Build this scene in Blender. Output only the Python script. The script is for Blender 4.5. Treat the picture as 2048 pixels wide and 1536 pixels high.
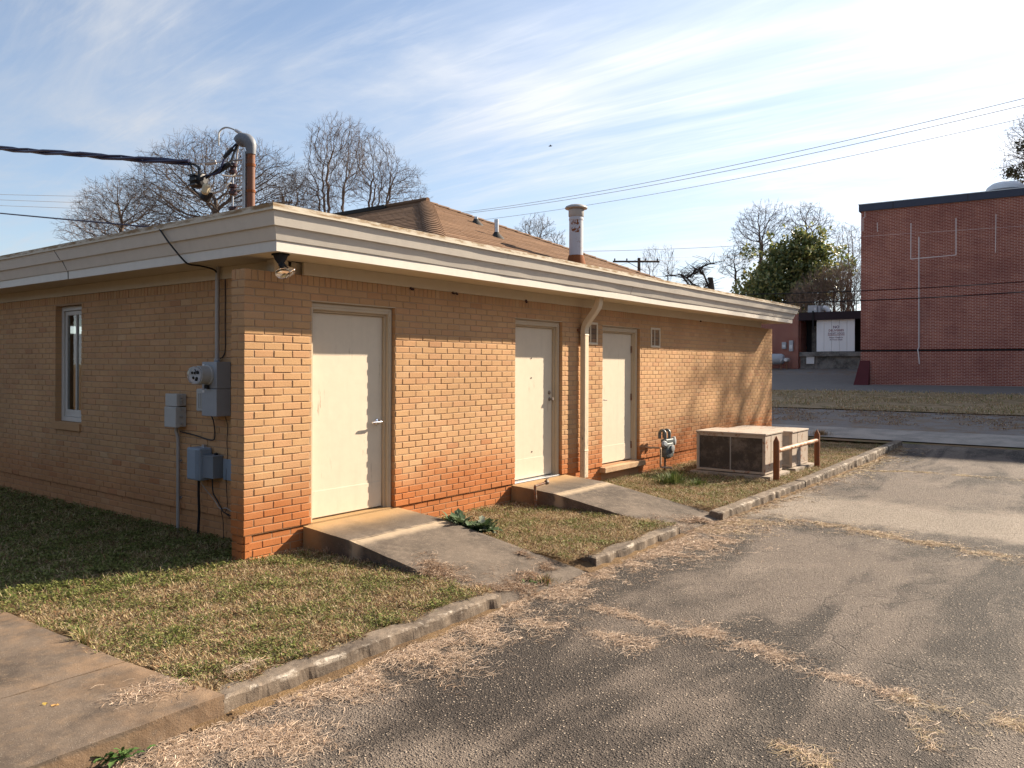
import bpy, bmesh, math, random
import numpy as np
from mathutils import Vector, Matrix, noise as mnoise

random.seed(7); rng = np.random.default_rng(11)
for o in list(bpy.data.objects): bpy.data.objects.remove(o)
scene = bpy.context.scene
col = scene.collection
PI = math.pi
R = math.radians

# ------------------------------------------------------------------ camera
F_PX, CX, CY = 1581.0, 1024.0, 731.0          # solved from the brick courses and the two vanishing points
HEAD, ROLL = R(37.0), R(0.22)
CAM = np.array([-4.081, -5.986, 1.498])
fw = np.array([math.cos(HEAD), math.sin(HEAD), 0.0])
r0 = np.array([math.sin(HEAD), -math.cos(HEAD), 0.0]); u0 = np.array([0, 0, 1.0])
rt = r0*math.cos(ROLL)+u0*math.sin(ROLL); up = -r0*math.sin(ROLL)+u0*math.cos(ROLL)
cd = bpy.data.cameras.new('camera'); cam = bpy.data.objects.new('camera', cd); col.objects.link(cam)
cam.matrix_world = Matrix(((rt[0], up[0], -fw[0], CAM[0]), (rt[1], up[1], -fw[1], CAM[1]), (rt[2], up[2], -fw[2], CAM[2]), (0, 0, 0, 1)))
cd.sensor_fit = 'HORIZONTAL'; cd.sensor_width = 36.0; cd.lens = 36.0*F_PX/2048.0
cd.shift_y = -(768.0-CY)/2048.0
cd.clip_start = 0.05; cd.clip_end = 5000
scene.camera = cam

def ray(px, py): return fw+rt*((px-CX)/F_PX)+up*((CY-py)/F_PX)
def on(px, py, axis, val):
    v = ray(px, py); t = (val-CAM[axis])/v[axis]; return CAM+v*t
def dep(px, py, t): return CAM+ray(px, py)*t

# ------------------------------------------------------------------ sun, sky, exposure
SUND = Vector((1.0, -0.417, 0.617)).normalized()      # towards the sun
SUN_EL = math.asin(SUND.z)
w = bpy.data.worlds.new('World'); scene.world = w; w.use_nodes = True
nt = w.node_tree; nt.nodes.clear()
N = nt.nodes.new; L = nt.links.new
sky = N('ShaderNodeTexSky'); sky.sky_type = 'NISHITA'; sky.sun_disc = False
sky.sun_elevation = SUN_EL; sky.sun_rotation = math.atan2(SUND.x, SUND.y)
sky.air_density = 1.0; sky.dust_density = 0.3; sky.ozone_density = 2.6
tc = N('ShaderNodeTexCoord')
def wm(op, a, b=None, c=None):
    n = N('ShaderNodeMath'); n.operation = op
    for i, x in enumerate((a, b, c)):
        if x is None: continue
        if isinstance(x, (int, float)): n.inputs[i].default_value = x
        else: L(x, n.inputs[i])
    return n.outputs[0]
sep = N('ShaderNodeSeparateXYZ'); L(tc.outputs['Generated'], sep.inputs[0])
zz = wm('ADD', wm('MAXIMUM', sep.outputs[2], 0.0), 0.12)
cmb = N('ShaderNodeCombineXYZ'); L(wm('DIVIDE', sep.outputs[0], zz), cmb.inputs[0]); L(wm('DIVIDE', sep.outputs[1], zz), cmb.inputs[1])
def streak(rot, sc, scale, detail, dist, lo, hi):
    mp = N('ShaderNodeMapping'); mp.inputs['Rotation'].default_value = (0, 0, R(rot)); mp.inputs['Scale'].default_value = sc
    L(cmb.outputs[0], mp.inputs[0])
    nz = N('ShaderNodeTexNoise'); nz.inputs['Scale'].default_value = scale; nz.inputs['Detail'].default_value = detail
    nz.inputs['Roughness'].default_value = 0.62; nz.inputs['Distortion'].default_value = dist
    L(mp.outputs[0], nz.inputs['Vector'])
    mr = N('ShaderNodeMapRange'); mr.interpolation_type = 'SMOOTHSTEP'; mr.inputs[1].default_value = lo; mr.inputs[2].default_value = hi
    L(nz.outputs[0], mr.inputs[0]); return mr.outputs[0]
c1 = streak(72, (1.0, 0.38, 1), 1.2, 12, 1.8, 0.34, 0.80)
c2 = streak(54, (1.0, 0.14, 1), 6.5, 10, 2.2, 0.44, 0.78)
c3 = streak(0, (1, 1, 1), 0.55, 4, 0.4, 0.30, 0.66)
low = N('ShaderNodeMapRange'); low.inputs[1].default_value = 0.0; low.inputs[2].default_value = 0.42; low.inputs[3].default_value = 0.62; low.inputs[4].default_value = 0.16
L(sep.outputs[2], low.inputs[0])
cl = wm('ADD', wm('MULTIPLY', c1, 0.80), wm('MULTIPLY', c2, 0.20))
cl = wm('ADD', wm('MULTIPLY', cl, wm('ADD', c3, 0.35)), wm('MULTIPLY', low.outputs[0], 0.62))
# thin cirrus scatters forward: brighter and thicker looking towards the sun
dt = N('ShaderNodeVectorMath'); dt.operation = 'DOT_PRODUCT'; L(tc.outputs['Generated'], dt.inputs[0]); dt.inputs[1].default_value = SUND
ph = wm('POWER', wm('MAXIMUM', wm('MULTIPLY_ADD', dt.outputs['Value'], 0.5, 0.5), 0.0), 5.0)
cl = wm('MINIMUM', wm('ADD', cl, wm('MULTIPLY', ph, 0.36)), 0.97)
lum = wm('MULTIPLY_ADD', ph, 6.5, 3.8)
cc = N('ShaderNodeVectorMath'); cc.operation = 'SCALE'; cc.inputs[0].default_value = (0.94, 0.98, 1.05); L(lum, cc.inputs['Scale'])
mx = N('ShaderNodeMix'); mx.data_type = 'RGBA'; L(cl, mx.inputs['Factor']); L(sky.outputs[0], mx.inputs['A']); L(cc.outputs[0], mx.inputs['B'])
bg = N('ShaderNodeBackground'); bg.inputs['Strength'].default_value = 0.066; L(mx.outputs['Result'], bg.inputs['Color'])
wo = N('ShaderNodeOutputWorld'); L(bg.outputs[0], wo.inputs['Surface'])

sl = bpy.data.lights.new('sun', 'SUN'); sl.energy = 5.0; sl.angle = R(0.55); sl.color = (1.0, 0.86, 0.68)
so = bpy.data.objects.new('sun', sl); col.objects.link(so); so.location = (30, -12, 30)
so.rotation_euler = SUND.to_track_quat('Z', 'Y').to_euler()
scene.view_settings.view_transform = 'Standard'; scene.view_settings.look = 'None'
scene.view_settings.gamma = 1.0; scene.view_settings.use_curve_mapping = False
scene.view_settings.exposure = 1.42

# ------------------------------------------------------------------ object helpers
OFF = {}
def tag(o, label=None, cat=None, group=None, kind=None):
    if label: o['label'] = label
    if cat: o['category'] = cat
    if group: o['group'] = group
    if kind: o['kind'] = kind
    return o
def thing(name, label, cat, loc=(0, 0, 0), group=None):
    o = bpy.data.objects.new(name, None); col.objects.link(o); o.location = loc
    o.empty_display_size = 0.1
    OFF[o.name] = np.array(loc, float)
    return tag(o, label, cat, group)
def link(name, me, mat=None, parent=None, smooth=False):
    o = bpy.data.objects.new(name, me); col.objects.link(o)
    if mat is not None and not me.materials: me.materials.append(mat)
    if parent is not None:
        o.parent = parent; OFF[o.name] = OFF[parent.name]
    else: OFF[o.name] = np.zeros(3)
    if smooth:
        for p in me.polygons: p.use_smooth = True
    return o
class MB:
    def __init__(s): s.v = []; s.f = []; s.a = []
    def add(s, vs, fs, val=0.0):
        b = len(s.v); s.v.extend([tuple(p) for p in vs]); s.f.extend([tuple(i+b for i in f) for f in fs]); s.a.extend([val]*len(vs)); return s
    def box(s, x0, x1, y0, y1, z0, z1):
        return s.add([(x0, y0, z0), (x1, y0, z0), (x1, y1, z0), (x0, y1, z0), (x0, y0, z1), (x1, y0, z1), (x1, y1, z1), (x0, y1, z1)],
                     [(0, 3, 2, 1), (4, 5, 6, 7), (0, 1, 5, 4), (1, 2, 6, 5), (2, 3, 7, 6), (3, 0, 4, 7)])
    def hexa(s, p):
        return s.add(p, [(0, 3, 2, 1), (4, 5, 6, 7), (0, 1, 5, 4), (1, 2, 6, 5), (2, 3, 7, 6), (3, 0, 4, 7)])
    def tube(s, pts, r, n=8, cap=True):
        pts = [Vector(p) for p in pts]; m = len(pts)
        if not hasattr(r, '__len__'): r = [r]*m
        d = (pts[1]-pts[0]).normalized(); a = Vector((0, 0, 1)) if abs(d.z) < 0.9 else Vector((1, 0, 0))
        uu = d.cross(a).normalized(); vs = []
        for i in range(m):
            if i == 0: t = pts[1]-pts[0]
            elif i == m-1: t = pts[-1]-pts[-2]
            else: t = (pts[i+1]-pts[i]).normalized()+(pts[i]-pts[i-1]).normalized()
            t = t.normalized() if t.length > 1e-9 else d
            uu = (uu-t*uu.dot(t)); uu = uu.normalized() if uu.length > 1e-6 else t.orthogonal().normalized()
            vv = t.cross(uu)
            for k in range(n):
                an = 2*PI*k/n; vs.append(pts[i]+uu*(math.cos(an)*r[i])+vv*(math.sin(an)*r[i]))
        fs = []
        for i in range(m-1):
            for k in range(n):
                k2 = (k+1) % n; fs.append((i*n+k, i*n+k2, (i+1)*n+k2, (i+1)*n+k))
        if cap: fs.append(tuple(range(n-1, -1, -1))); fs.append(tuple((m-1)*n+k for k in range(n)))
        return s.add(vs, fs)
    def lathe(s, prof, org=(0, 0, 0), axis=(0, 0, 1), n=20):
        ax = Vector(axis).normalized(); a = ax.orthogonal().normalized(); b = ax.cross(a); o = Vector(org); vs = []
        for (rr, h) in prof:
            for k in range(n):
                an = 2*PI*k/n; vs.append(o+ax*h+a*(rr*math.cos(an))+b*(rr*math.sin(an)))
        fs = []
        for i in range(len(prof)-1):
            for k in range(n):
                k2 = (k+1) % n; fs.append((i*n+k, i*n+k2, (i+1)*n+k2, (i+1)*n+k))
        fs.append(tuple(range(n-1, -1, -1))); fs.append(tuple((len(prof)-1)*n+k for k in range(n)))
        return s.add(vs, fs)
    def build(s, name, mat, parent=None, smooth=False, bevel=0.0, seg=2, attr=False, local=False):
        off = np.zeros(3) if (parent is None or local) else OFF[parent.name]
        vs = (np.array(s.v, float)-off)
        me = bpy.data.meshes.new(name); me.from_pydata(vs.tolist(), [], s.f); me.update()
        if attr:
            at = me.attributes.new('bv', 'FLOAT', 'POINT'); at.data.foreach_set('value', np.array(s.a, np.float32))
        bm = bmesh.new(); bm.from_mesh(me); bmesh.ops.recalc_face_normals(bm, faces=bm.faces); bm.to_mesh(me); bm.free()
        o = link(name, me, mat, parent)
        if smooth:
            for p in me.polygons: p.use_smooth = True
            md = o.modifiers.new('edge', 'EDGE_SPLIT'); md.split_angle = R(40)
        if bevel > 0:
            md = o.modifiers.new('bevel', 'BEVEL'); md.width = bevel; md.segments = seg; md.limit_method = 'ANGLE'; md.angle_limit = R(35)
        return o
def kind(o, k): o['kind'] = k; return o
def mesh_np(name, V, Fq, mat, parent=None, colors=None, tri=False):
    """big meshes straight from numpy (uniform face size)"""
    me = bpy.data.meshes.new(name); nv = len(V); nf, k = Fq.shape
    me.vertices.add(nv); me.vertices.foreach_set('co', np.ascontiguousarray(V, np.float32).ravel())
    me.loops.add(nf*k); me.loops.foreach_set('vertex_index', np.ascontiguousarray(Fq, np.int32).ravel())
    me.polygons.add(nf); me.polygons.foreach_set('loop_start', np.arange(0, nf*k, k, dtype=np.int32))
    me.polygons.foreach_set('loop_total', np.full(nf, k, np.int32))
    me.update(calc_edges=True)
    if colors is not None:
        at = me.attributes.new('col', 'FLOAT_COLOR', 'POINT')
        c4 = np.ones((nv, 4), np.float32); c4[:, :3] = colors; at.data.foreach_set('color', c4.ravel())
    return link(name, me, mat, parent)

# ------------------------------------------------------------------ materials
class MT:
    """tiny node-material builder"""
    def __init__(s, name, rough=0.85, metal=0.0, spec=0.3):
        s.m = bpy.data.materials.new(name); s.m.use_nodes = True; s.nt = s.m.node_tree
        s.b = s.nt.nodes['Principled BSDF']; s.b.inputs['Roughness'].default_value = rough; s.b.inputs['Metallic'].default_value = metal
        s.b.inputs['Specular IOR Level'].default_value = spec
        g = s.nt.nodes.new('ShaderNodeNewGeometry'); s.pos = g.outputs['Position']; s.nrm = g.outputs['Normal']
        t = s.nt.nodes.new('ShaderNodeTexCoord'); s.obj = t.outputs['Object']
    def n(s, t): return s.nt.nodes.new(t)
    def l(s, a, b): s.nt.links.new(a, b)
    def val(s, sock, x):
        if isinstance(x, (int, float)): sock.default_value = x
        elif isinstance(x, (tuple, list)): sock.default_value = tuple(x)+((1.0,) if len(x) == 3 and sock.type == 'RGBA' else ())
        else: s.l(x, sock)
    def math(s, op, a, b=0.0, c=0.0, clamp=False):
        n = s.n('ShaderNodeMath'); n.operation = op; n.use_clamp = clamp
        for i, x in enumerate((a, b, c)): s.val(n.inputs[i], x)
        return n.outputs[0]
    def mapping(s, v, scale=(1, 1, 1), rot=(0, 0, 0)):
        n = s.n('ShaderNodeMapping'); n.inputs['Scale'].default_value = scale; n.inputs['Rotation'].default_value = rot; s.l(v, n.inputs[0]); return n.outputs[0]
    def noise(s, scale, detail=4, rough=0.55, v=None, dist=0.0):
        n = s.n('ShaderNodeTexNoise'); n.inputs['Scale'].default_value = scale; n.inputs['Detail'].default_value = detail
        n.inputs['Roughness'].default_value = rough; n.inputs['Distortion'].default_value = dist
        s.l(v if v is not None else s.pos, n.inputs['Vector']); return n.outputs[0]
    def voro(s, scale, v=None, feature='F1', out='Distance', rnd=1.0):
        n = s.n('ShaderNodeTexVoronoi'); n.feature = feature; n.inputs['Scale'].default_value = scale; n.inputs['Randomness'].default_value = rnd
        s.l(v if v is not None else s.pos, n.inputs['Vector']); return n.outputs[out]
    def rng(s, x, a, b, lo=0.0, hi=1.0, smooth=True):
        n = s.n('ShaderNodeMapRange'); n.interpolation_type = 'SMOOTHSTEP' if smooth else 'LINEAR'
        s.val(n.inputs[0], x)
        for i, q in enumerate((a, b, lo, hi)): n.inputs[i+1].default_value = q
        return n.outputs[0]
    def mix(s, f, a, b, mode='MIX'):
        n = s.n('ShaderNodeMix'); n.data_type = 'RGBA'; n.blend_type = mode
        s.val(n.inputs['Factor'], f); s.val(n.inputs['A'], a); s.val(n.inputs['B'], b); return n.outputs['Result']
    def ramp(s, x, stops):
        n = s.n('ShaderNodeValToRGB'); e = n.color_ramp.elements
        while len(e) < len(stops): e.new(0.5)
        for i, (p, c) in enumerate(stops): e[i].position = p; e[i].color = tuple(c)+(1,)
        s.val(n.inputs[0], x); return n.outputs[0]
    def xyz(s, v=None):
        n = s.n('ShaderNodeSeparateXYZ'); s.l(v if v is not None else s.pos, n.inputs[0]); return n.outputs
    def attr(s, name, out='Fac'):
        n = s.n('ShaderNodeAttribute'); n.attribute_name = name; return n.outputs[out]
    def color(s, c): s.val(s.b.inputs['Base Color'], c); return s
    def rough(s, x): s.val(s.b.inputs['Roughness'], x); return s
    def bump(s, h, strength=0.3, dist=0.01):
        n = s.n('ShaderNodeBump'); n.inputs['Strength'].default_value = strength; n.inputs['Distance'].default_value = dist
        s.val(n.inputs['Height'], h); s.l(n.outputs[0], s.b.inputs['Normal']); return s
def plain(name, c, rough=0.6, metal=0.0, var=0.12, scale=14, spec=0.3, dirt=None):
    m = MT(name, rough, metal, spec)
    k = m.noise(scale, 5, 0.6)
    c2 = tuple(x*(1-var) for x in c); c3 = tuple(min(1, x*(1+var)) for x in c)
    cc_ = m.mix(k, c2, c3)
    if dirt:
        d = m.rng(m.noise(scale*0.4, 6, 0.7), 0.5, 0.75)
        cc_ = m.mix(m.math('MULTIPLY', d, 0.6), cc_, dirt)
    m.color(cc_); m.bump(k, 0.08, 0.004); return m.m

def m_brick():
    m = MT('tan_brick', 0.9, spec=0.15)
    bv = m.attr('bv'); P = m.xyz()
    c = m.ramp(bv, [(0.0, (0.420, 0.228, 0.120)), (0.3, (0.475, 0.282, 0.144)), (0.55, (0.500, 0.304, 0.154)), (0.75, (0.490, 0.276, 0.144)), (1.0, (0.525, 0.338, 0.184))])
    # clay splash stain near the ground
    h = m.math('ADD', P[2], m.math('MULTIPLY', m.math('SUBTRACT', m.noise(1.6, 3), 0.5), 0.55))
    h = m.math('ADD', h, m.math('MULTIPLY', m.math('SUBTRACT', bv, 0.5), 0.30))
    st = m.math('MULTIPLY', m.rng(h, 0.05, 0.66, 1.0, 0.0), m.rng(P[1], 0.15, 0.8, 1.0, 0.45))
    c = m.mix(m.math('MULTIPLY', st, 0.80), c, (0.41, 0.118, 0.028))
    sp = m.rng(m.noise(160, 3, 0.7), 0.60, 0.72)
    c = m.mix(m.math('MULTIPLY', sp, 0.5), c, (0.13, 0.06, 0.03))
    fine = m.noise(60, 4, 0.65)
    c = m.mix(0.35, c, m.mix(fine, (0.72, 0.72, 0.72), (1.25, 1.2, 1.15)), 'MULTIPLY')
    lw = m.rng(m.noise(0.9, 4, 0.6), 0.35, 0.7, 0.88, 1.06)
    n = m.n('ShaderNodeVectorMath'); n.operation = 'SCALE'; m.l(c, n.inputs[0]); m.l(lw, n.inputs['Scale'])
    m.color(n.outputs[0]); m.bump(m.math('ADD', fine, m.math('MULTIPLY', sp, -0.8)), 0.35, 0.004); return m.m
def m_mortar():
    m = MT('mortar', 0.95, spec=0.1); P = m.xyz()
    k = m.noise(45, 5, 0.7)
    c = m.mix(k, (0.31, 0.208, 0.130), (0.44, 0.306, 0.195))
    st = m.rng(m.math('ADD', P[2], m.math('MULTIPLY', m.noise(1.6, 3), 0.4)), 0.1, 0.75, 1.0, 0.0)
    c = m.mix(m.math('MULTIPLY', st, 0.5), c, (0.36, 0.15, 0.06))
    m.color(c); m.bump(k, 0.5, 0.006); return m.m
def m_paint(name, c, chip=(0.42, 0.33, 0.25), amt=0.5, rough=0.55, streak=True):
    m = MT(name, rough, spec=0.3)
    k = m.noise(9, 5, 0.6); kk = m.noise(120, 3, 0.6)
    a = m.mix(k, tuple(x*0.90 for x in c), tuple(min(1, x*1.06) for x in c))
    if streak:
        v = m.mapping(m.pos, (26, 26, 2.2)); s_ = m.noise(1.0, 6, 0.7, v)
        mask = m.rng(m.noise(2.2, 3, 0.5), 0.48, 0.66)
        f = m.math('MULTIPLY', m.rng(s_, 0.60, 0.66), mask)
        a = m.mix(m.math('MULTIPLY', f, amt), a, chip)
        g = m.rng(m.noise(1.0, 4, 0.6, m.mapping(m.pos, (9, 9, 0.7))), 0.5, 0.8)
        a = m.mix(m.math('MULTIPLY', g, 0.22), a, tuple(x*0.72 for x in c))
    m.color(a); m.bump(m.math('ADD', kk, m.math('MULTIPLY', k, 2)), 0.10, 0.004); return m.m
def m_concrete(name, base, dark, stain, amt=0.6, rust=None, clay=None, edge=None):
    m = MT(name, 0.93, spec=0.2); P = m.xyz()
    a = m.noise(1.7, 6, 0.62); b = m.noise(11, 6, 0.7); c_ = m.noise(95, 4, 0.65)
    c = m.mix(m.rng(a, 0.34, 0.64), dark, base)
    c = m.mix(m.math('MULTIPLY', m.rng(b, 0.45, 0.72), amt), c, stain)
    v = m.voro(150, out='Distance'); peb = m.rng(v, 0.10, 0.30, 1.0, 0.0)
    pm = m.math('MULTIPLY', peb, m.rng(m.noise(26, 2), 0.45, 0.62))
    c = m.mix(m.math('MULTIPLY', pm, 0.55), c, (0.60, 0.53, 0.44))
    c = m.mix(0.5, c, m.mix(c_, (0.55, 0.55, 0.55), (1.4, 1.38, 1.35)), 'MULTIPLY')
    if rust:
        f = m.rng(m.math('ADD', P[1], m.math('MULTIPLY', m.noise(2.2, 4), 0.45)), -0.35, 0.25)
        c = m.mix(m.math('MULTIPLY', f, 0.75), c, rust)
        yy = m.math('ADD', P[1], m.math('MULTIPLY', m.noise(9, 4), 0.10))
        jn = m.math('MULTIPLY', m.rng(yy, -0.78, -0.66), m.rng(yy, -0.63, -0.57, 1.0, 0.0))
        c = m.mix(m.math('MULTIPLY', jn, 0.7), c, (0.46, 0.36, 0.25))
    if rust:
        sk = m.math('MULTIPLY', m.rng(yy, -0.62, -0.36), m.rng(yy, -0.36, -0.08, 1.0, 0.0))
        c = m.mix(m.math('MULTIPLY', sk, 0.55), c, (0.085, 0.066, 0.050))
    if clay:
        xx = m.math('ADD', P[0], m.math('MULTIPLY', m.math('SUBTRACT', m.noise(1.8, 5, 0.65), 0.5), 1.3))
        f2 = m.math('MULTIPLY', m.rng(xx, -2.35, -1.85), m.rng(m.noise(3.0, 5, 0.65), 0.40, 0.60))
        f3 = m.math('MULTIPLY', m.rng(P[2], -0.235, -0.212, 1.0, 0.0), m.rng(m.noise(5, 4), 0.30, 0.55))
        c = m.mix(m.math('MULTIPLY', m.math('MAXIMUM', f2, f3), 0.28), c, clay)
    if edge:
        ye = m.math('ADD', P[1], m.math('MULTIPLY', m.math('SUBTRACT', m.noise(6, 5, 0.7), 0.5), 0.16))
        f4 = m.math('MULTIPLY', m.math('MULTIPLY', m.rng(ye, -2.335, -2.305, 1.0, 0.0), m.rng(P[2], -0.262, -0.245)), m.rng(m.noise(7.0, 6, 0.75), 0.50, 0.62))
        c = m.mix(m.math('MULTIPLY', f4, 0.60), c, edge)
    m.color(c); m.bump(m.math('ADD', m.math('MULTIPLY', b, 0.9), m.math('ADD', m.math('MULTIPLY', c_, 0.6), m.math('MULTIPLY', pm, 0.5))), 0.55, 0.008); return m.m
def m_asphalt():
    m = MT('weathered_asphalt', 0.80, spec=0.35); P = m.xyz()
    v1 = m.voro(52, out='Distance'); R_ = m.xyz(m.voro(52, out='Color'))
    v2 = m.voro(125, out='Distance'); R2 = m.xyz(m.voro(125, out='Color'))
    rot = m.mapping(m.pos, (0.30, 1.25, 1), (0, 0, R(58)))
    band = m.noise(1.0, 5, 0.6, rot, 0.7); big = m.noise(0.6, 5, 0.62)
    worn = m.rng(m.math('ADD', m.math('MULTIPLY', band, 0.62), m.math('MULTIPLY', big, 0.38)), 0.45, 0.57)
    binder = m.mix(worn, (0.027, 0.020, 0.016), (0.160, 0.126, 0.101))
    stone = m.ramp(R_[0], [(0.0, (0.055, 0.042, 0.036)), (0.35, (0.16, 0.125, 0.10)), (0.70, (0.31, 0.25, 0.195)), (1.0, (0.66, 0.55, 0.43))])
    st2 = m.ramp(R2[0], [(0.0, (0.03, 0.024, 0.02)), (0.5, (0.12, 0.095, 0.078)), (1.0, (0.42, 0.34, 0.27))])
    c = m.mix(m.math('MULTIPLY', m.rng(v2, 0.2, 0.45, 1.0, 0.0), 0.62), binder, st2)
    sm = m.math('MULTIPLY', m.rng(v1, 0.22, 0.36, 1.0, 0.0), m.rng(R_[1], 0.22, 0.40))
    c = m.mix(m.math('MULTIPLY', sm, 0.9), c, stone)
    fine = m.noise(300, 2, 0.6)
    c = m.mix(0.4, c, m.mix(fine, (0.55, 0.55, 0.55), (1.45, 1.4, 1.34)), 'MULTIPLY')
    du = m.math('MULTIPLY', m.rng(m.noise(0.75, 7, 0.7), 0.50, 0.70), m.rng(m.noise(38, 3, 0.7), 0.35, 0.6))
    c = m.mix(m.math('MULTIPLY', du, 0.55), c, (0.33, 0.27, 0.215))
    f1 = m.math('ADD', P[0], m.math('MULTIPLY', m.noise(0.9, 7, 0.72), 2.2))
    ps = m.math('MULTIPLY', m.rng(f1, 6.5, 7.0), m.rng(f1, 8.0, 9.0, 1.0, 0.0))
    ps = m.math('MULTIPLY', ps, m.rng(m.noise(60, 3, 0.7), 0.3, 0.55, 0.35, 1.0))
    c = m.mix(m.math('MULTIPLY', ps, 0.72), c, (0.40, 0.33, 0.26))
    # hairline cracks
    wv = m.n('ShaderNodeVectorMath'); wv.operation = 'SCALE'; wv.inputs['Scale'].default_value = 0.5
    nz = m.n('ShaderNodeTexNoise'); nz.inputs['Scale'].default_value = 2.5; nz.inputs['Detail'].default_value = 5; m.l(m.pos, nz.inputs['Vector']); m.l(nz.outputs['Color'], wv.inputs[0])
    wa = m.n('ShaderNodeVectorMath'); wa.operation = 'ADD'; m.l(m.pos, wa.inputs[0]); m.l(wv.outputs[0], wa.inputs[1])
    ed = m.voro(0.62, v=wa.outputs[0], feature='DISTANCE_TO_EDGE'); ck = m.math('MULTIPLY', m.rng(ed, 0.0025, 0.007, 1.0, 0.0), m.rng(m.noise(0.5, 3), 0.45, 0.55))
    c = m.mix(m.math('MULTIPLY', ck, 0.30), c, (0.018, 0.014, 0.012))
    m.color(c)
    hh = m.math('ADD', m.math('MULTIPLY', m.rng(v1, 0.05, 0.5, 1.0, 0.0), 1.2), m.math('ADD', m.math('MULTIPLY', v2, -0.7), m.math('MULTIPLY', fine, 0.4)))
    hh = m.math('SUBTRACT', hh, m.math('MULTIPLY', ck, 0.7))
    m.bump(hh, 1.0, 0.020); return m.m
def m_soil(name, a, b, litter=None, scale=7):
    m = MT(name, 0.97, spec=0.1)
    k = m.noise(scale, 6, 0.7); f = m.noise(70, 4, 0.7)
    c = m.mix(k, a, b); c = m.mix(0.6, c, m.mix(f, (0.5, 0.5, 0.5), (1.5, 1.45, 1.4)), 'MULTIPLY')
    if litter:
        c = m.mix(m.math('MULTIPLY', m.rng(m.noise(2.0, 5, 0.65), 0.45, 0.62), 0.8), c, litter)
    m.color(c); m.bump(m.math('ADD', f, k), 0.8, 0.02); return m.m
def m_leafattr(name, rough=0.6, trans=0.25, spec=0.3):
    m = MT(name, rough, spec=spec); c = m.attr('col', 'Color'); m.color(c)
    tr = m.n('ShaderNodeBsdfTranslucent'); m.l(c, tr.inputs['Color'])
    ms = m.n('ShaderNodeMixShader'); ms.inputs[0].default_value = trans
    out = [n for n in m.nt.nodes if n.type == 'OUTPUT_MATERIAL'][0]
    m.l(m.b.outputs[0], ms.inputs[1]); m.l(tr.outputs[0], ms.inputs[2]); m.l(ms.outputs[0], out.inputs['Surface']); return m.m
def m_redbrick():
    m = MT('red_brick', 0.9, spec=0.15); P = m.xyz()
    cmb = m.n('ShaderNodeCombineXYZ'); m.l(P[1], cmb.inputs[0]); m.l(P[2], cmb.inputs[1])
    br = m.n('ShaderNodeTexBrick'); br.offset = 0.5; m.l(cmb.outputs[0], br.inputs['Vector'])
    br.inputs['Scale'].default_value = 1.0; br.inputs['Brick Width'].default_value = 0.21; br.inputs['Row Height'].default_value = 0.0677
    br.inputs['Mortar Size'].default_value = 0.0075; br.inputs['Mortar Smooth'].default_value = 0.2; br.inputs['Bias'].default_value = -0.1
    br.inputs['Color1'].default_value = (0.255, 0.070, 0.045, 1); br.inputs['Color2'].default_value = (0.335, 0.108, 0.068, 1); br.inputs['Mortar'].default_value = (0.62, 0.47, 0.41, 1)
    k = m.math('ADD', m.math('MULTIPLY', m.noise(0.35, 6, 0.65, m.mapping(m.pos, (1, 1, 2.2))), 0.6), m.math('MULTIPLY', m.noise(0.9, 7, 0.7, m.mapping(m.pos, (1, 1.6, 0.35))), 0.4))
    c = m.mix(m.rng(k, 0.38, 0.60, 0.42, 0.0), br.outputs['Color'], (0.125, 0.040, 0.040))
    c = m.mix(0.4, c, m.mix(m.noise(3, 4), (0.7, 0.7, 0.72), (1.25, 1.2, 1.15)), 'MULTIPLY')
    c = m.mix(m.math('MULTIPLY', m.rng(m.noise(0.5, 7, 0.75), 0.56, 0.72), 0.18), c, (0.42, 0.28, 0.24))
    m.color(c); m.bump(m.math('MULTIPLY', br.outputs['Fac'], -1.0), 0.6, 0.006); return m.m
def m_shingle():
    m = MT('brown_shingle', 0.95, spec=0.12)
    bv = m.attr('bv'); f = m.noise(110, 4, 0.7); k = m.noise(0.9, 5, 0.6)
    c = m.mix(bv, (0.130, 0.078, 0.048), (0.215, 0.132, 0.082))
    c = m.mix(m.rng(k, 0.4, 0.7), c, (0.165, 0.100, 0.062))
    c = m.mix(0.5, c, m.mix(f, (0.55, 0.55, 0.55), (1.45, 1.4, 1.35)), 'MULTIPLY')
    m.color(c); m.bump(f, 0.6, 0.004); return m.m
def m_rust(name, paint, amt=0.5, rough=0.75, scale=10):
    m = MT(name, rough, spec=0.25)
    k = m.noise(scale, 7, 0.72); f = m.noise(scale*7, 4, 0.7)
    r_ = m.mix(f, (0.085, 0.028, 0.012), (0.30, 0.105, 0.035))
    c = m.mix(m.rng(m.math('MULTIPLY_ADD', f, 0.25, k), 0.78-amt*0.5, 0.90-amt*0.5), paint, r_)
    m.color(c); m.bump(m.math('ADD', k, f), 0.35, 0.004); return m.m
def m_glass(name, c=(0.9, 0.95, 1.0), rough=0.02):
    m = MT(name, rough, spec=0.5); m.b.inputs['Transmission Weight'].default_value = 1.0; m.b.inputs['IOR'].default_value = 1.45
    m.b.inputs['Base Color'].default_value = c+(1,); return m.m
M = {}
M['brick'] = m_brick(); M['mortar'] = m_mortar()
M['door'] = m_paint('cream_door_paint', (0.63, 0.54, 0.415), (0.30, 0.22, 0.15), 0.8, 0.5)
M['frame'] = m_paint('tan_frame_paint', (0.50, 0.405, 0.285), (0.30, 0.21, 0.13), 0.35, 0.5)
M['fascia'] = m_paint('cream_metal_fascia', (0.60, 0.555, 0.49), (0.40, 0.33, 0.26), 0.15, 0.42)
M['soffit'] = m_paint('cream_soffit', (0.58, 0.49, 0.36), (0.40, 0.3, 0.2), 0.2, 0.7)
m = MT('stained_drip_edge', 0.6, spec=0.3)
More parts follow.
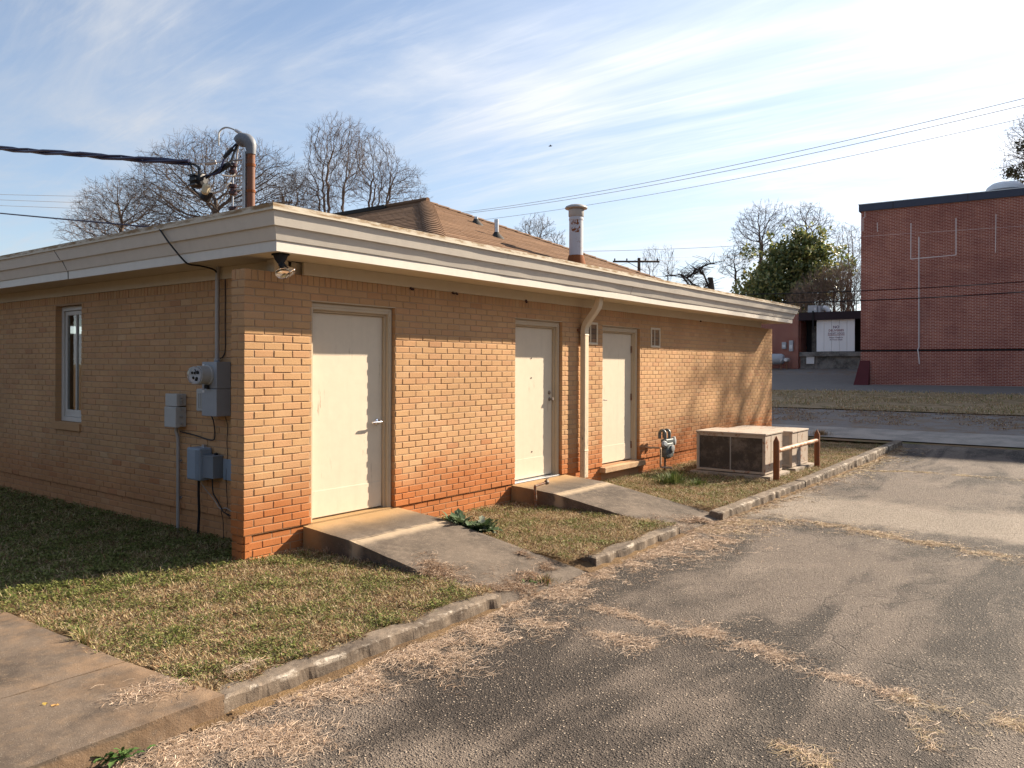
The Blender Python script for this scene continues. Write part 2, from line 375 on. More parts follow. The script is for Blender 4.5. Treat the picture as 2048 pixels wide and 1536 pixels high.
k = m.noise(1.0, 6, 0.7, m.mapping(m.pos, (5, 5, 26))); z_ = m.xyz()[2]
f = m.math('MULTIPLY', m.rng(k, 0.38, 0.62), m.rng(z_, 2.772, 2.788))
m.color(m.mix(f, (0.56, 0.50, 0.40), (0.24, 0.145, 0.060))); m.bump(k, 0.2, 0.004); M['drip'] = m.m
M['shingle'] = m_shingle()
M['tar'] = plain('black_tar', (0.03, 0.028, 0.026), 0.8)
M['walk'] = m_concrete('walk_concrete', (0.150, 0.114, 0.086), (0.066, 0.052, 0.042), (0.24, 0.165, 0.105), 0.4, clay=(0.36, 0.215, 0.11))
M['ramp'] = m_concrete('ramp_concrete', (0.135, 0.108, 0.086), (0.068, 0.055, 0.045), (0.23, 0.185, 0.145), 0.45, rust=(0.43, 0.265, 0.115))
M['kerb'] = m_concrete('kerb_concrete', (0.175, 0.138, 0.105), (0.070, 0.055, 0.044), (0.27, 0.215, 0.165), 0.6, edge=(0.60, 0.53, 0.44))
M['sill'] = m_concrete('sill_concrete', (0.46, 0.31, 0.185), (0.33, 0.20, 0.11), (0.50, 0.36, 0.23), 0.4)
M['pad'] = m_concrete('pad_concrete', (0.40, 0.34, 0.28), (0.24, 0.2, 0.16), (0.5, 0.44, 0.36), 0.4)
M['paleconc'] = m_concrete('gutter_concrete', (0.31, 0.28, 0.25), (0.20, 0.185, 0.17), (0.38, 0.34, 0.30), 0.4)
M['asphalt'] = m_asphalt()
M['soil'] = m_soil('lawn_soil', (0.085, 0.055, 0.034), (0.17, 0.115, 0.068), (0.21, 0.135, 0.068))
M['clay'] = m_soil('clay_ground', (0.13, 0.085, 0.05), (0.24, 0.16, 0.095), (0.12, 0.12, 0.05), 1.2)
M['road'] = m_soil('old_road', (0.17, 0.155, 0.15), (0.25, 0.23, 0.215), (0.21, 0.15, 0.10), 1.3)
M['darkroad'] = m_soil('dark_road', (0.15, 0.138, 0.13), (0.23, 0.21, 0.195), None, 2)
M['verge'] = m_soil('verge', (0.23, 0.165, 0.10), (0.36, 0.27, 0.17), (0.17, 0.13, 0.065), 2.2)
M['leaf'] = m_leafattr('grass_blade', 0.65, 0.18, 0.15)
M['needle'] = m_leafattr('evergreen_leaf', 0.38, 0.32, 0.5)
M['straw'] = m_leafattr('dry_straw', 0.7, 0.10, 0.2)
M['red'] = m_redbrick()
M['bark'] = plain('grey_bark', (0.105, 0.082, 0.070), 0.95, var=0.3, scale=5)
M['bark2'] = plain('grey_brown_bark', (0.120, 0.090, 0.074), 0.95, var=0.3, scale=5)
M['shrubwood'] = plain('brown_twig', (0.23, 0.165, 0.122), 0.95, var=0.3, scale=5)
M['darkbark'] = plain('dark_bark', (0.055, 0.043, 0.036), 0.95, var=0.3, scale=5)
M['galv'] = plain('galvanised_steel', (0.46, 0.47, 0.49), 0.38, 0.75, 0.18, 18)
M['hood'] = plain('weatherhead_metal', (0.15, 0.16, 0.18), 0.55, 0.1, 0.15, 14)
M['rustpipe'] = m_rust('rusted_orange_pipe', (0.17, 0.078, 0.048), 0.2, 0.65, 6)
M['flue'] = m_rust('flue_metal', (0.42, 0.43, 0.47), 0.12, 0.45, 5)
M['fluerust'] = m_rust('flue_rust', (0.22, 0.09, 0.045), 0.75, 0.9, 9)
M['capmetal'] = plain('weathered_cap', (0.36, 0.345, 0.33), 0.5, 0.2, 0.2, 9)
M['post'] = m_rust('rusty_post', (0.17, 0.075, 0.04), 0.55, 0.7, 14)
M['rail'] = m_rust('worn_rail', (0.42, 0.285, 0.185), 0.42, 0.6, 7)
M['acbody'] = m_rust('weathered_ac_paint', (0.38, 0.315, 0.255), 0.24, 0.7, 7)
M['acgrey'] = plain('ac_side_grey', (0.30, 0.275, 0.25), 0.8, 0, 0.25, 8, dirt=(0.16, 0.13, 0.11))
m = MT('ac_coil_screen', 0.9, spec=0.15)
k = m.noise(5, 7, 0.75); P = m.xyz()
fin = m.math('SINE', m.math('MULTIPLY', P[1], 520.0))
c = m.mix(m.rng(k, 0.42, 0.75), (0.080, 0.066, 0.056), (0.24, 0.195, 0.16))
m.color(m.mix(m.rng(fin, -1, 1, 0.0, 0.35), c, (0.03, 0.026, 0.024))); m.bump(m.math('ADD', fin, k), 0.5, 0.004); M['coil'] = m.m
M['meterbox'] = plain('meter_box_grey', (0.30, 0.325, 0.36), 0.45, 0.2, 0.1, 12)
M['telbox'] = plain('phone_box_grey', (0.40, 0.40, 0.385), 0.55, 0, 0.1, 12)
M['netbox'] = plain('network_box_blue_grey', (0.235, 0.285, 0.345), 0.5, 0, 0.1, 12)
M['netbox2'] = plain('small_box_grey', (0.18, 0.205, 0.235), 0.55, 0, 0.12, 12)
M['conduit'] = plain('grey_conduit', (0.36, 0.335, 0.31), 0.55, 0.2, 0.12, 12)
M['black'] = plain('black_cable', (0.016, 0.016, 0.018), 0.5, 0, 0.2, 20)
M['bluecable'] = plain('blue_black_cable', (0.018, 0.020, 0.060), 0.38, 0, 0.2, 20)
M['chrome'] = plain('chrome', (0.75, 0.75, 0.78), 0.15, 1.0, 0.05, 8)
M['brass'] = m_rust('old_steel', (0.20, 0.17, 0.14), 0.3, 0.45, 30)
M['hinge'] = m_rust('hinge_steel', (0.22, 0.16, 0.115), 0.45, 0.6, 30)
M['glassw'] = m_glass('window_glass', (0.82, 0.88, 0.9), 0.02)
M['lens'] = m_glass('lamp_lens', (0.95, 0.97, 1.0), 0.08)
M['lamp_refl'] = plain('lamp_reflector', (0.8, 0.8, 0.82), 0.12, 1.0, 0.05)
M['winframe'] = m_paint('aluminium_window_paint', (0.56, 0.53, 0.48), (0.4, 0.35, 0.3), 0.2, 0.5)
M['dark'] = plain('dark_room', (0.02, 0.02, 0.022), 0.9)
M['curtain'] = plain('pale_blind', (0.62, 0.58, 0.50), 0.9)
M['louver'] = plain('brown_louver', (0.16, 0.105, 0.068), 0.7)
M['ventframe'] = m_paint('vent_frame_paint', (0.62, 0.52, 0.39), (0.4, 0.3, 0.2), 0.2, 0.55)
m = MT('downspout_paint', 0.55, spec=0.3); P = m.xyz()
k = m.noise(1.0, 7, 0.75, m.mapping(m.pos, (60, 60, 9)))
f = m.math('MULTIPLY', m.rng(k, 0.52, 0.60), m.rng(P[2], 0.3, 1.3, 1.0, 0.12))
m.color(m.mix(f, m.mix(m.noise(8), (0.58, 0.47, 0.33), (0.66, 0.55, 0.40)), (0.24, 0.21, 0.175))); m.bump(k, 0.15, 0.003); M['spout'] = m.m
M['gas'] = plain('gas_meter_grey', (0.115, 0.130, 0.130), 0.42, 0.1, 0.15, 16)
M['gasalu'] = plain('gas_meter_aluminium', (0.34, 0.355, 0.36), 0.42, 0.4, 0.12, 16)
M['tanpipe'] = plain('tan_gas_pipe', (0.40, 0.27, 0.175), 0.6, 0, 0.15, 16)
M['coping'] = plain('blue_grey_coping', (0.045, 0.055, 0.085), 0.55, 0.2, 0.15, 3)
M['white'] = plain('white_paint', (0.70, 0.70, 0.70), 0.6, 0, 0.06, 6)
M['caulk'] = plain('white_sealant', (0.66, 0.62, 0.62), 0.8, 0, 0.15, 20)
m = MT('dock_door_white', 0.55, spec=0.3)
v = m.noise(1.0, 5, 0.6, m.mapping(m.pos, (3, 3, 0.5)))
m.color(m.mix(v, (0.82, 0.82, 0.84), (0.92, 0.92, 0.93))); M['dockdoor'] = m.m
M['letter'] = plain('maroon_letter', (0.23, 0.03, 0.06), 0.7)
M['letter2'] = plain('navy_letter', (0.13, 0.03, 0.10), 0.7)
M['darkbeam'] = plain('dark_beam', (0.035, 0.024, 0.028), 0.85, 0, 0.3, 4)
M['dockconc'] = m_concrete('dock_concrete', (0.23, 0.215, 0.20), (0.085, 0.08, 0.075), (0.33, 0.31, 0.28), 0.5)
M['acwhite'] = plain('rooftop_unit_grey', (0.42, 0.44, 0.47), 0.5, 0.1, 0.1, 6)
M['domewhite'] = plain('white_dome', (0.62, 0.66, 0.70), 0.5, 0, 0.08, 4)
M['pole'] = plain('pole_wood', (0.075, 0.055, 0.045), 0.95, 0, 0.25, 6)
M['insul'] = plain('brown_insulator', (0.045, 0.022, 0.024), 0.25, 0, 0.1)
M['beigecap'] = plain('beige_cover', (0.50, 0.42, 0.27), 0.6)
M['redpaint'] = plain('dark_red_paint', (0.085, 0.016, 0.020), 0.75, 0, 0.2, 3)
M['bird'] = plain('dark_feather', (0.03, 0.028, 0.03), 0.8)

# ------------------------------------------------------------------ ground levels
LAWN, LOT, KERBTOP = -0.215, -0.325, -0.200
TX = [(-2500, -0.325), (12.5, -0.325), (15.4, -0.22), (17, -0.16), (23, 0.06), (31, 0.42), (36.5, 0.66), (48, 1.45), (60, 1.9), (120, 2.2), (2500, 2.2)]
def terr(x):
    for (a, za), (b, zb) in zip(TX, TX[1:]):
        if x <= b: return za+(zb-za)*(x-a)/(b-a)
    return TX[-1][1]

def struct(o): o['kind'] = 'structure'; return o
def strip(name, mat, xs, y0, y1, dz, ny=1):
    V = []; Fs = []
    ys = np.linspace(y0, y1, ny+1)
    for x in xs:
        for y in ys: V.append((x, y, terr(x)+dz))
    n = ny+1
    for i in range(len(xs)-1):
        for j in range(ny): Fs.append((i*n+j, (i+1)*n+j, (i+1)*n+j+1, i*n+j+1))
    mb = MB(); mb.add(V, Fs); return struct(mb.build(name, mat))
strip('ground', M['clay'], [-2000, -60, 0, 12.5, 15.4, 17, 23, 31, 36.5, 48, 60, 120, 2500], -2000, 2500, -0.07)
strip('parking_lot', M['asphalt'], [-60, -5, 0, 6, 12.5, 15.4], -60, -2.30, 0.0)
strip('gutter_edge', M['clay'], [15.4, 15.75], -60, 40, -0.012)
strip('gutter', M['paleconc'], [15.75, 17.0, 18.0], -60, 40, 0.012)
strip('road', M['road'], [18.0, 23.0, 23.4], -60, 40, -0.01)
strip('verge', M['verge'], [23.4, 31, 31.4], -60, 60, 0.02)
strip('service_road', M['darkroad'], [31.4, 36.5, 42.0], -60, 60, 0.0)
strip('dock_apron', M['road'], [42.0, 48, 60], -20, 60, 0.0)
lm = MB()
def soil_patch(x0, x1, y0=-2.20, y1=0.1, slope=True):
    n = max(2, int((x1-x0)/.12)) if x1-x0 < 30 else 2; V = []; Fs = []
    ys = [-2.46, -2.34, y0, -2.0, -1.8, -1.6, -0.9, -0.4, y1] if slope else [y0, y1]
    for i in range(n+1):
        x = x0+(x1-x0)*i/n
        for j, y in enumerate(ys):
            z = LAWN-.03+.012*mnoise.noise(Vector((x*3, y*3, 0)))
            for (ra, rb) in ((.635, 1.875), (3.86, 5.09)):
                dx_ = max(ra-x, x-rb, 0); rz_ = -.052-(max(0, -y-.66))*.155-.012
                if dx_ < .28: z = min(z, rz_+(LAWN-.03-rz_)*min(1, dx_/.28)) if rz_ < z else z
            if slope and j == 0: z = terr(x)-.01; y += .03*mnoise.noise(Vector((x*4, 0, 5)))
            if slope and j == 1: z = terr(x)+.018; y += .03*mnoise.noise(Vector((x*4, 3, 5)))
            V.append((x, y, z))
    m_ = len(ys)
    for i in range(n):
        for j in range(m_-1): Fs.append((i*m_+j, (i+1)*m_+j, (i+1)*m_+j+1, i*m_+j+1))
    lm.add(V, Fs)
soil_patch(-1.9, 0.64); soil_patch(1.87, 3.865); soil_patch(5.085, 14.9)
soil_patch(-300, -1.9, -2.2, 0.1, False)
soil_patch(-300, 14.9, 0.1, 300, False)
struct(lm.build('lawn_soil', M['soil']))

# ================================================================== the tan brick building
CH, BL, MJ = 0.0678, 0.2032, 0.0095          # course height, brick module, joint
NC = 33                                       # courses above the water table
WTOP = NC*CH                                  # 2.237, underside of the rowlock course
BTOP = WTOP+0.095
LEN = 13.51; SX = 0.41; SX2 = LEN-0.41; WT = 0.196; DEPTH = 17.0
bld = thing('brick_building', 'low tan brick building with brown hipped roof and three cream back doors', 'building', (0, 0, -0.3))
DOORS = [(0.729, 1.822), (3.935, 5.010), (6.100, 7.268)]
DTOP = 31*CH
# mortar cores
fwall = None
mb = MB(); yb = 0.0048
xs = [0.0048]
for a, b in DOORS: xs += [a-0.004, b+0.004]
xs += [LEN-0.0048]
for i in range(0, len(xs), 2): mb.box(xs[i], xs[i+1], yb, WT-0.008, 0.0, DTOP)
mb.box(0.024, LEN-0.024, yb+0.016, WT-0.008, -0.36, -0.0005)
mb.box(0.0048, LEN-0.0048, yb, WT-0.008, DTOP, BTOP-0.006)
fwall = mb.build('front_wall', M['mortar'], bld)
WY0, WY1, WZ0, WZ1 = 3.910, 4.605, 0.777, 2.219
mb = MB(); xb = SX+0.0048
mb.box(xb, xb+0.18, WT-0.0042, WY0-0.004, 0.0, BTOP-0.006); mb.box(xb, xb+0.18, WY1+0.004, DEPTH, 0.0, BTOP-0.006)
mb.box(xb+.016, xb+0.18, WT-0.0042, DEPTH, -0.36, -0.0005)
mb.box(xb, xb+0.18, WY0-0.004, WY1+0.004, 0.0, WZ0-0.03); mb.box(xb, xb+0.18, WY0-0.004, WY1+0.004, WZ1, BTOP-0.006)
swall = mb.build('side_wall', M['mortar'], bld)
mb = MB(); mb.box(SX2-0.2, SX2, WT, DEPTH, -0.36, BTOP); mb.box(SX+0.2, SX2-0.2, DEPTH-0.2, DEPTH, -0.36, BTOP)
mb.build('rear_wall', M['brick'], bld)
# bricks ------------------------------------------------------------
def brick_geo(x0, x1, z0, z1, d=0.09, ch=0.0035, jit=0.0016):
    """front at y=0 facing -y; chamfered front edges"""
    j = lambda: random.uniform(-jit, jit)
    p = random.uniform(-0.0022, 0.0014)
    v = [(x0+ch+j(), p, z0+ch+j()), (x1-ch+j(), p, z0+ch+j()), (x1-ch+j(), p, z1-ch+j()), (x0+ch+j(), p, z1-ch+j()),
         (x0+j(), p+ch, z0+j()), (x1+j(), p+ch, z0+j()), (x1+j(), p+ch, z1+j()), (x0+j(), p+ch, z1+j()),
         (x0, d, z0), (x1, d, z0), (x1, d, z1), (x0, d, z1)]
    f = [(0, 1, 2, 3), (4, 5, 1, 0), (5, 6, 2, 1), (6, 7, 3, 2), (7, 4, 0, 3), (8, 9, 5, 4), (9, 10, 6, 5), (10, 11, 7, 6), (11, 8, 4, 7)]
    return v, f
def sub(iv, cuts):
    out = [iv]
    for a, b in cuts:
        nx = []
        for s, e in out:
            if b <= s or a >= e: nx.append((s, e)); continue
            if a > s: nx.append((s, a))
            if b < e: nx.append((b, e))
        out = nx
    return [(s, e) for s, e in out if e-s > 0.018]
def courses(length, cuts_of, nplinth=4, full_first=True, start=0.0):
    res = []
    for c in range(-nplinth, NC):
        z0 = c*CH+MJ*0.5; z1 = (c+1)*CH-MJ*0.5
        off = 0.0 if (c % 2 == 0) == full_first else -BL*0.5
        x = start+off
        while x < length:
            for s, e in sub((max(x, start)+(MJ*0.5 if x > start else 0.0), min(x+BL, length)-(MJ*0.5 if x+BL < length else 0.0)), cuts_of(c, z0, z1)):
                res.append((s, e, z0, z1, c))
            x += BL
    n = int((length-start)/CH); wd = (length-start)/n
    for i in range(n):                         # rowlock course on top
        res.append((start+i*wd+MJ*0.45, start+(i+1)*wd-MJ*0.45, WTOP+MJ*0.5, BTOP, NC))
    return res
def cuts_front(c, z0, z1):
    if z1 > DTOP: return []
    return [(a, b) for a, b in DOORS]
def cuts_side(c, z0, z1): return [(WY0, WY1)] if (z1 > WZ0-0.10 and z0 < WZ1) else []
front = courses(LEN, cuts_front)
rest = MB(); nind = 0; protos = {}
def bval(): return min(1, max(0, random.gauss(0.52, 0.19)))
front.sort(key=lambda q: (q[0] > 2.95 or q[4] < -3, q[0]))
for (s, e, z0, z1, c) in front:
    set_in = 0.017 if c < 0 else 0.0
    if nind < 300 and s < 2.95:
        key = (round(e-s, 3), round(z1-z0, 3), random.randrange(14))
        if key not in protos:
            t = MB(); v, f = brick_geo(0, e-s, 0, z1-z0); t.add(v, f, bval())
            me = bpy.data.meshes.new('brick'); me.from_pydata(t.v, [], t.f); at = me.attributes.new('bv', 'FLOAT', 'POINT')
            at.data.foreach_set('value', np.array(t.a, np.float32)); me.materials.append(M['brick']); me.update(); protos[key] = me
        o = bpy.data.objects.new('brick', protos[key]); col.objects.link(o); o.parent = fwall
        o.location = Vector((s, set_in+random.uniform(-.0006, .0006), z0))-Vector(OFF[fwall.name]); nind += 1
    else:
        v, f = brick_geo(s, e, z0, z1); rest.add([(a, b+set_in, cz) for a, b, cz in v], f, bval())
# near end of the wing wall (faces -x): a stretcher one course, two headers the next
for c in range(-4, NC):
    z0 = c*CH+MJ*0.5; z1 = (c+1)*CH-MJ*0.5; si = 0.014 if c < 0 else 0.0
    ivs = [(0.004, WT)] if c % 2 else [(0.096+MJ, WT)]
    if c % 2 == 0: ivs.append((0.004, 0.096))
    for s, e in ivs:
        v, f = brick_geo(s, e, z0, z1, 0.07); rest.add([(b+0.0004+si, a, cz) for a, b, cz in v], f, bval())
for i in range(3):
    v, f = brick_geo(i*WT/3+.004, (i+1)*WT/3-.004, WTOP+MJ*.5, BTOP-.001, 0.07); rest.add([(b+.0004, a, cz) for a, b, cz in v], f, bval())
side = courses(9.6, cuts_side, start=WT)
for (s, e, z0, z1, c) in side:
    si = 0.017 if c < 0 else 0.0
    v, f = brick_geo(s, e, z0, z1); rest.add([(SX+b+si, a, cz) for a, b, cz in v], f, bval())
# brick door reveals
for a, b in DOORS:
    for c in range(0, 31):
        z0 = c*CH+MJ*0.5; z1 = (c+1)*CH-MJ*0.5
        rest.box(b-0.0012, b+0.06, 0.006, 0.088, z0, z1); rest.a[-8:] = [bval()]*8
        rest.box(a-0.06, a+0.0012, 0.006, 0.088, z0, z1); rest.a[-8:] = [bval()]*8
for c in range(11, 33):
    z0 = c*CH+MJ*0.5; z1 = min((c+1)*CH-MJ*0.5, WZ1)
    if z1-z0 < .02: continue
    rest.box(SX+0.004, SX+0.10, WY1-0.0012, WY1+0.06, z0, z1); rest.a[-8:] = [bval()]*8
rs = MB(); rs.v = rest.v; rs.f = rest.f; rs.a = rest.a
kind(rs.build('brickwork', M['brick'], fwall, attr=True), 'stuff')

# doors ---------------------------------------------------------------
def door(i, a, b, hinge, handle):
    zb = 0.015
    fr = MB()
    yj = 0.052
    fr.box(b-0.056, b-0.0005, yj, 0.165, zb-0.02, DTOP-0.001); fr.box(a+0.0005, a+0.056, yj, 0.165, zb-0.02, DTOP-0.001)
    fr.box(a+0.056, b-0.056, yj, 0.165, DTOP-0.075, DTOP-0.001)
    fr.box(b-0.074, b-0.056, 0.086, 0.16, zb-0.02, DTOP-0.075); fr.box(a+0.056, a+0.074, 0.086, 0.16, zb-0.02, DTOP-0.075)
    fr.box(a+0.074, b-0.074, 0.086, 0.16, DTOP-0.096, DTOP-0.075)
    fr.box(b-0.044, b-0.014, yj-0.008, yj+0.001, zb-0.02, DTOP-0.012); fr.box(a+0.014, b-0.044, yj-0.008, yj+0.001, DTOP-0.046, DTOP-0.016)
    f_ = fr.build('door_frame', M['frame'], bld, bevel=0.003)
    lt = MB(); lt.box(a-0.004, b+0.004, 0.004, 0.05, DTOP-0.0045, DTOP+0.0035); lt.build('lintel_angle', M['frame'], f_)
    sl_ = MB(); top = DTOP-0.100; x0, x1 = a+0.078, b-0.078
    nx, nz = 8, 14; V = []; Fs = []
    for q in range(nz+1):
        for p in range(nx+1):
            x = x0+(x1-x0)*p/nx; z = zb+(top-zb)*q/nz
            V.append((x, 0.120+0.0018*mnoise.noise(Vector((x*2.2, i*7.0, z*1.6))), z))
    for q in range(nz):
        for p in range(nx): Fs.append((q*(nx+1)+p, q*(nx+1)+p+1, (q+1)*(nx+1)+p+1, (q+1)*(nx+1)+p))
    sl_.add(V, Fs); sl_.box(x0, x1, 0.124, 0.162, zb, top)
    s_ = sl_.build('door', M['door'], bld)
    kp = MB(); kp.box(x0+0.012, x1-0.012, 0.1150, 0.1190, zb+0.006, zb+0.262); kp.build('kick_plate', M['door'], s_, bevel=0.0015)
    if hinge:
        hx = x0-0.002 if hinge == 'L' else x1+0.002
        for hz in (0.24, 1.00, 1.76):
            h = MB(); h.tube([(hx, 0.108, hz-0.055), (hx, 0.108, hz+0.055)], 0.0095, 8)
            for q in (-0.019, 0.019): h.tube([(hx, 0.108, hz+q-0.001), (hx, 0.108, hz+q+0.001)], 0.0112, 8)
            h.box(hx-0.022, hx+0.022, 0.1125, 0.1165, hz-0.054, hz+0.054); h.build('hinge', M['hinge'], s_)
    hx, hz = handle
    if i == 0:
        h = MB(); h.lathe([(0.036, 0), (0.036, 0.004), (0.030, 0.012), (0.013, 0.016), (0.011, 0.05), (0.014, 0.052), (0.014, 0.066), (0.008, 0.068)], (hx, 0.1175, hz), (0, -1, 0), 20)
        h.tube([(hx, 0.058, hz), (hx-0.03, 0.054, hz), (hx-0.115, 0.055, hz-0.001)], [0.0125, 0.0115, 0.010], 10)
        h.build('lever_handle', M['chrome'], s_, smooth=True)
    elif i == 1:
        h = MB(); h.box(hx-0.032, hx+0.032, 0.1135, 0.1178, hz-0.21, hz-0.02); h.build('guard_plate', M['door'], s_, bevel=0.002)
        h = MB(); h.lathe([(0.028, 0), (0.026, 0.006), (0.011, 0.012), (0.010, 0.035), (0.022, 0.040), (0.025, 0.055), (0.016, 0.066)], (hx, 0.1135, hz-0.035), (0, -1, 0), 16)
        h.build('door_knob', M['brass'], s_, smooth=True)
        h = MB(); h.lathe([(0.027, 0), (0.026, 0.010), (0.015, 0.016), (0.013, 0.022)], (hx-0.003, 0.1175, hz+0.055), (0, -1, 0), 16); h.build('deadbolt', M['brass'], s_, smooth=True)
        for q, (dx, dz) in enumerate(((-0.42, 0.52), (-0.42, 0.26), (-0.40, -0.72))):
            h = MB(); h.lathe([(0.010, 0), (0.010, 0.003)], (hx+dx, 0.1172, hz+dz), (0, -1, 0), 10); h.build('bolt_hole', M['dark'], s_)
    else:
        h = MB(); h.lathe([(0.030, 0), (0.028, 0.006), (0.011, 0.012), (0.010, 0.05), (0.011, 0.06)], (hx, 0.1175, hz), (0, -1, 0), 16)
        h.tube([(hx, 0.062, hz), (hx+0.09, 0.058, hz-0.006)], [0.010, 0.008], 8); h.build('lever_handle', M['chrome'], s_, smooth=True)
    # dark room behind the gap
    g = MB(); g.box(a+0.01, b-0.01, 0.17, 0.174, -0.03, DTOP-0.01); g.build('door_backing', M['dark'], s_)
door(0, *DOORS[0], 'L', (1.672, 0.905)); door(1, *DOORS[1], None, (4.865, 1.075)); door(2, *DOORS[2], 'R', (6.235, 0.985))
mb = MB(); mb.box(DOORS[1][0]+.02, DOORS[1][1]-.02, 0.018, 0.150, -0.018, 0.006); mb.build('threshold', M['galv'], bld, bevel=.003)
mb = MB(); mb.box(DOORS[0][0]+.01, DOORS[0][1]-.01, 0.02, 0.16, -0.02, 0.004); mb.build('threshold', M['ramp'], bld)
mb = MB(); mb.box(6.045, 7.315, -0.085, 0.165, -0.085, -0.008); mb.build('door_sill', M['sill'], bld, bevel=0.006)

# window ---------------------------------------------------------------
wf = MB(); xw = SX+0.075
def ring(mb, y0, y1, z0, z1, wd, x0, x1, wb=None):
    wb = wb or wd
    mb.box(x0, x1, y0, y0+wd, z0, z1); mb.box(x0, x1, y1-wd, y1, z0, z1); mb.box(x0, x1, y0+wd, y1-wd, z0, z0+wb); mb.box(x0, x1, y0+wd, y1-wd, z1-wd, z1)
ring(wf, WY0+.002, WY1-.002, WZ0+.002, WZ1-.002, 0.055, xw, xw+0.08)
win = wf.build('window_frame', M['winframe'], bld, bevel=0.003)
wf = MB(); ring(wf, WY0+.058, WY1-.058, WZ0+.06, WZ1-.062, 0.05, xw+0.022, xw+0.06, 0.085); wf.box(xw+.022, xw+.058, (WY0+WY1)/2-.012, (WY0+WY1)/2+.012, WZ0+.145, WZ1-.112)
wf.build('sash', M['winframe'], win, bevel=0.002)
for q in (0, 1):
    g = MB(); ym = (WY0+WY1)/2; a_, b_ = (WY0+.108, ym-.012) if q == 0 else (ym+.012, WY1-.108)
    g.box(xw+0.036, xw+0.040, a_, b_, WZ0+.145, WZ1-.112); g.build('pane', M['glassw'], win)
g = MB(); g.box(SX+.55, SX+.56, WY0-.3, WY1+.3, WZ0-.3, WZ1+.2); g.build('dark_interior', M['dark'], win)
g = MB(); g.box(xw+0.10, xw+0.106, WY0+.05, WY0+.27, WZ0+.06, WZ0+1.02); g.build('blind', M['curtain'], win)
g = MB(); g.box(SX-0.025, xw+0.03, WY0-.004, WY1+.02, WZ0-0.095, WZ0-0.001); g.a = [0.35]*8; g.build('window_sill', M['brick'], bld, attr=True, bevel=.004)

# soffit, frieze, fascia -----------------------------------------------
SZ = 2.452; FY = -0.449; FX = -0.002; RX = 13.50
mb = MB(); mb.box(FX+.012, RX-.012, FY+.012, 0.03, SZ, SZ+.02); mb.build('front_soffit', M['soffit'], bld)
mb = MB(); mb.box(FX+.012, SX+.06, 0.0305, DEPTH+.4, SZ, SZ+.02); mb.build('side_soffit', M['soffit'], bld)
mb = MB(); mb.box(SX2-.06, RX-.012, 0.0305, DEPTH+.4, SZ, SZ+.02); mb.build('side_soffit', M['soffit'], bld)
mb = MB(); mb.box(0.62, 12.77, -0.018, 0.012, BTOP+.001, SZ-.001); mb.build('frieze_board', M['soffit'], bld, bevel=.003)
mb = MB(); mb.box(SX-.018, SX+.02, 0.19, DEPTH, BTOP+.001, SZ-.001); mb.build('frieze_board', M['soffit'], bld, bevel=.003)
mb = MB(); mb.box(0.30, 0.44, -0.012, 0.10, BTOP+.001, SZ-.002); mb.build('frieze_block', M['soffit'], bld, bevel=.003)
mb = MB(); mb.box(SX+.02, SX+.12, 0.05, DEPTH, BTOP-.02, SZ); mb.box(0.5, 12.9, 0.05, 0.15, BTOP-.02, SZ-.003); mb.build('wall_plate', M['soffit'], bld)
PROF = [('fascia_board', 0.0, 2.447, 0.0, 2.543), ('fascia_board', 0.012, 2.538, 0.056, 2.660), ('fascia_board', 0.072, 2.648, 0.108, 2.770), ('drip_edge', 0.126, 2.764, 0.130, 2.815)]
def fascia(run):
    for q, (nm, o1, z1, o2, z2) in enumerate(PROF):
        th = 0.011
        pr = [(o1, z1), (o2, z2), (o2-th, z2), (o1-th-.006, z1+.002)]
        mb = MB(); ns = 64
        V = []; Fs = []
        for i in range(ns+1):
            t = i/ns
            for (o, z) in pr:
                if run == 'front':
                    x = (FX-o)*(1-t)+(RX+o)*t; wob = 0.0065*mnoise.noise(Vector((x*0.75, q*5.1, 0)))+0.0035*mnoise.noise(Vector((x*2.6, q*3.1, 2)))
                    e = min(1, 6*t, 6*(1-t)); zz_ = 0.010*mnoise.noise(Vector((x*0.33, 1.7, 0)))*e
                    if q == 3: wob *= .5
                    V.append((x, FY-o+wob*e, z+zz_))
                elif run == 'left':
                    y = (FY-o)*(1-t)+(DEPTH+.4)*t; wob = 0.005*mnoise.noise(Vector((y*0.9, q*4.1, 6)))*min(1, 6*t)
                    V.append((FX-o+wob, y, z))
                else:
                    y = (FY-o)*(1-t)+(DEPTH+.4)*t; V.append((RX+o, y, z))
        for i in range(ns):
            for k in range(4): k2 = (k+1) % 4; Fs.append((i*4+k, (i+1)*4+k, (i+1)*4+k2, i*4+k2))
        Fs.append((0, 1, 2, 3)); Fs.append((ns*4+3, ns*4+2, ns*4+1, ns*4))
        mb.add(V, Fs); mb.build(nm, M['drip'] if nm == 'drip_edge' else M['fascia'], bld)
for r_ in ('front', 'left', 'right'): fascia(r_)
# dark joint of two fascia lengths on the side
for (p1, p2) in (((-.004, 3.315, 2.45), (-.006, 3.318, 2.536)), ((-.016, 3.318, 2.545), (-.056, 3.345, 2.645)), ((-.078, 3.345, 2.655), (-.110, 3.42, 2.764))):
    mb = MB(); mb.tube([p1, p2], 0.0035, 5); mb.build('fascia_joint', M['dark'], bld)
for xj in (3.05, 6.10, 9.15, 12.2):
    for (o1, z1, o2, z2) in ((-.001, 2.45, -.001, 2.537), (.011, 2.541, .054, 2.645), (.071, 2.652, .107, 2.762)):
        mb = MB(); mb.tube([(xj, FY-o1+.001, z1), (xj+.004, FY-o2+.001, z2)], 0.0022, 4); mb.build('fascia_joint', M['frame'], bld)
mb = MB(); mb.box(FX+.0, RX, FY+.0, DEPTH+.4, 2.56, 2.60); mb.build('roof_deck', M['dark'], bld)

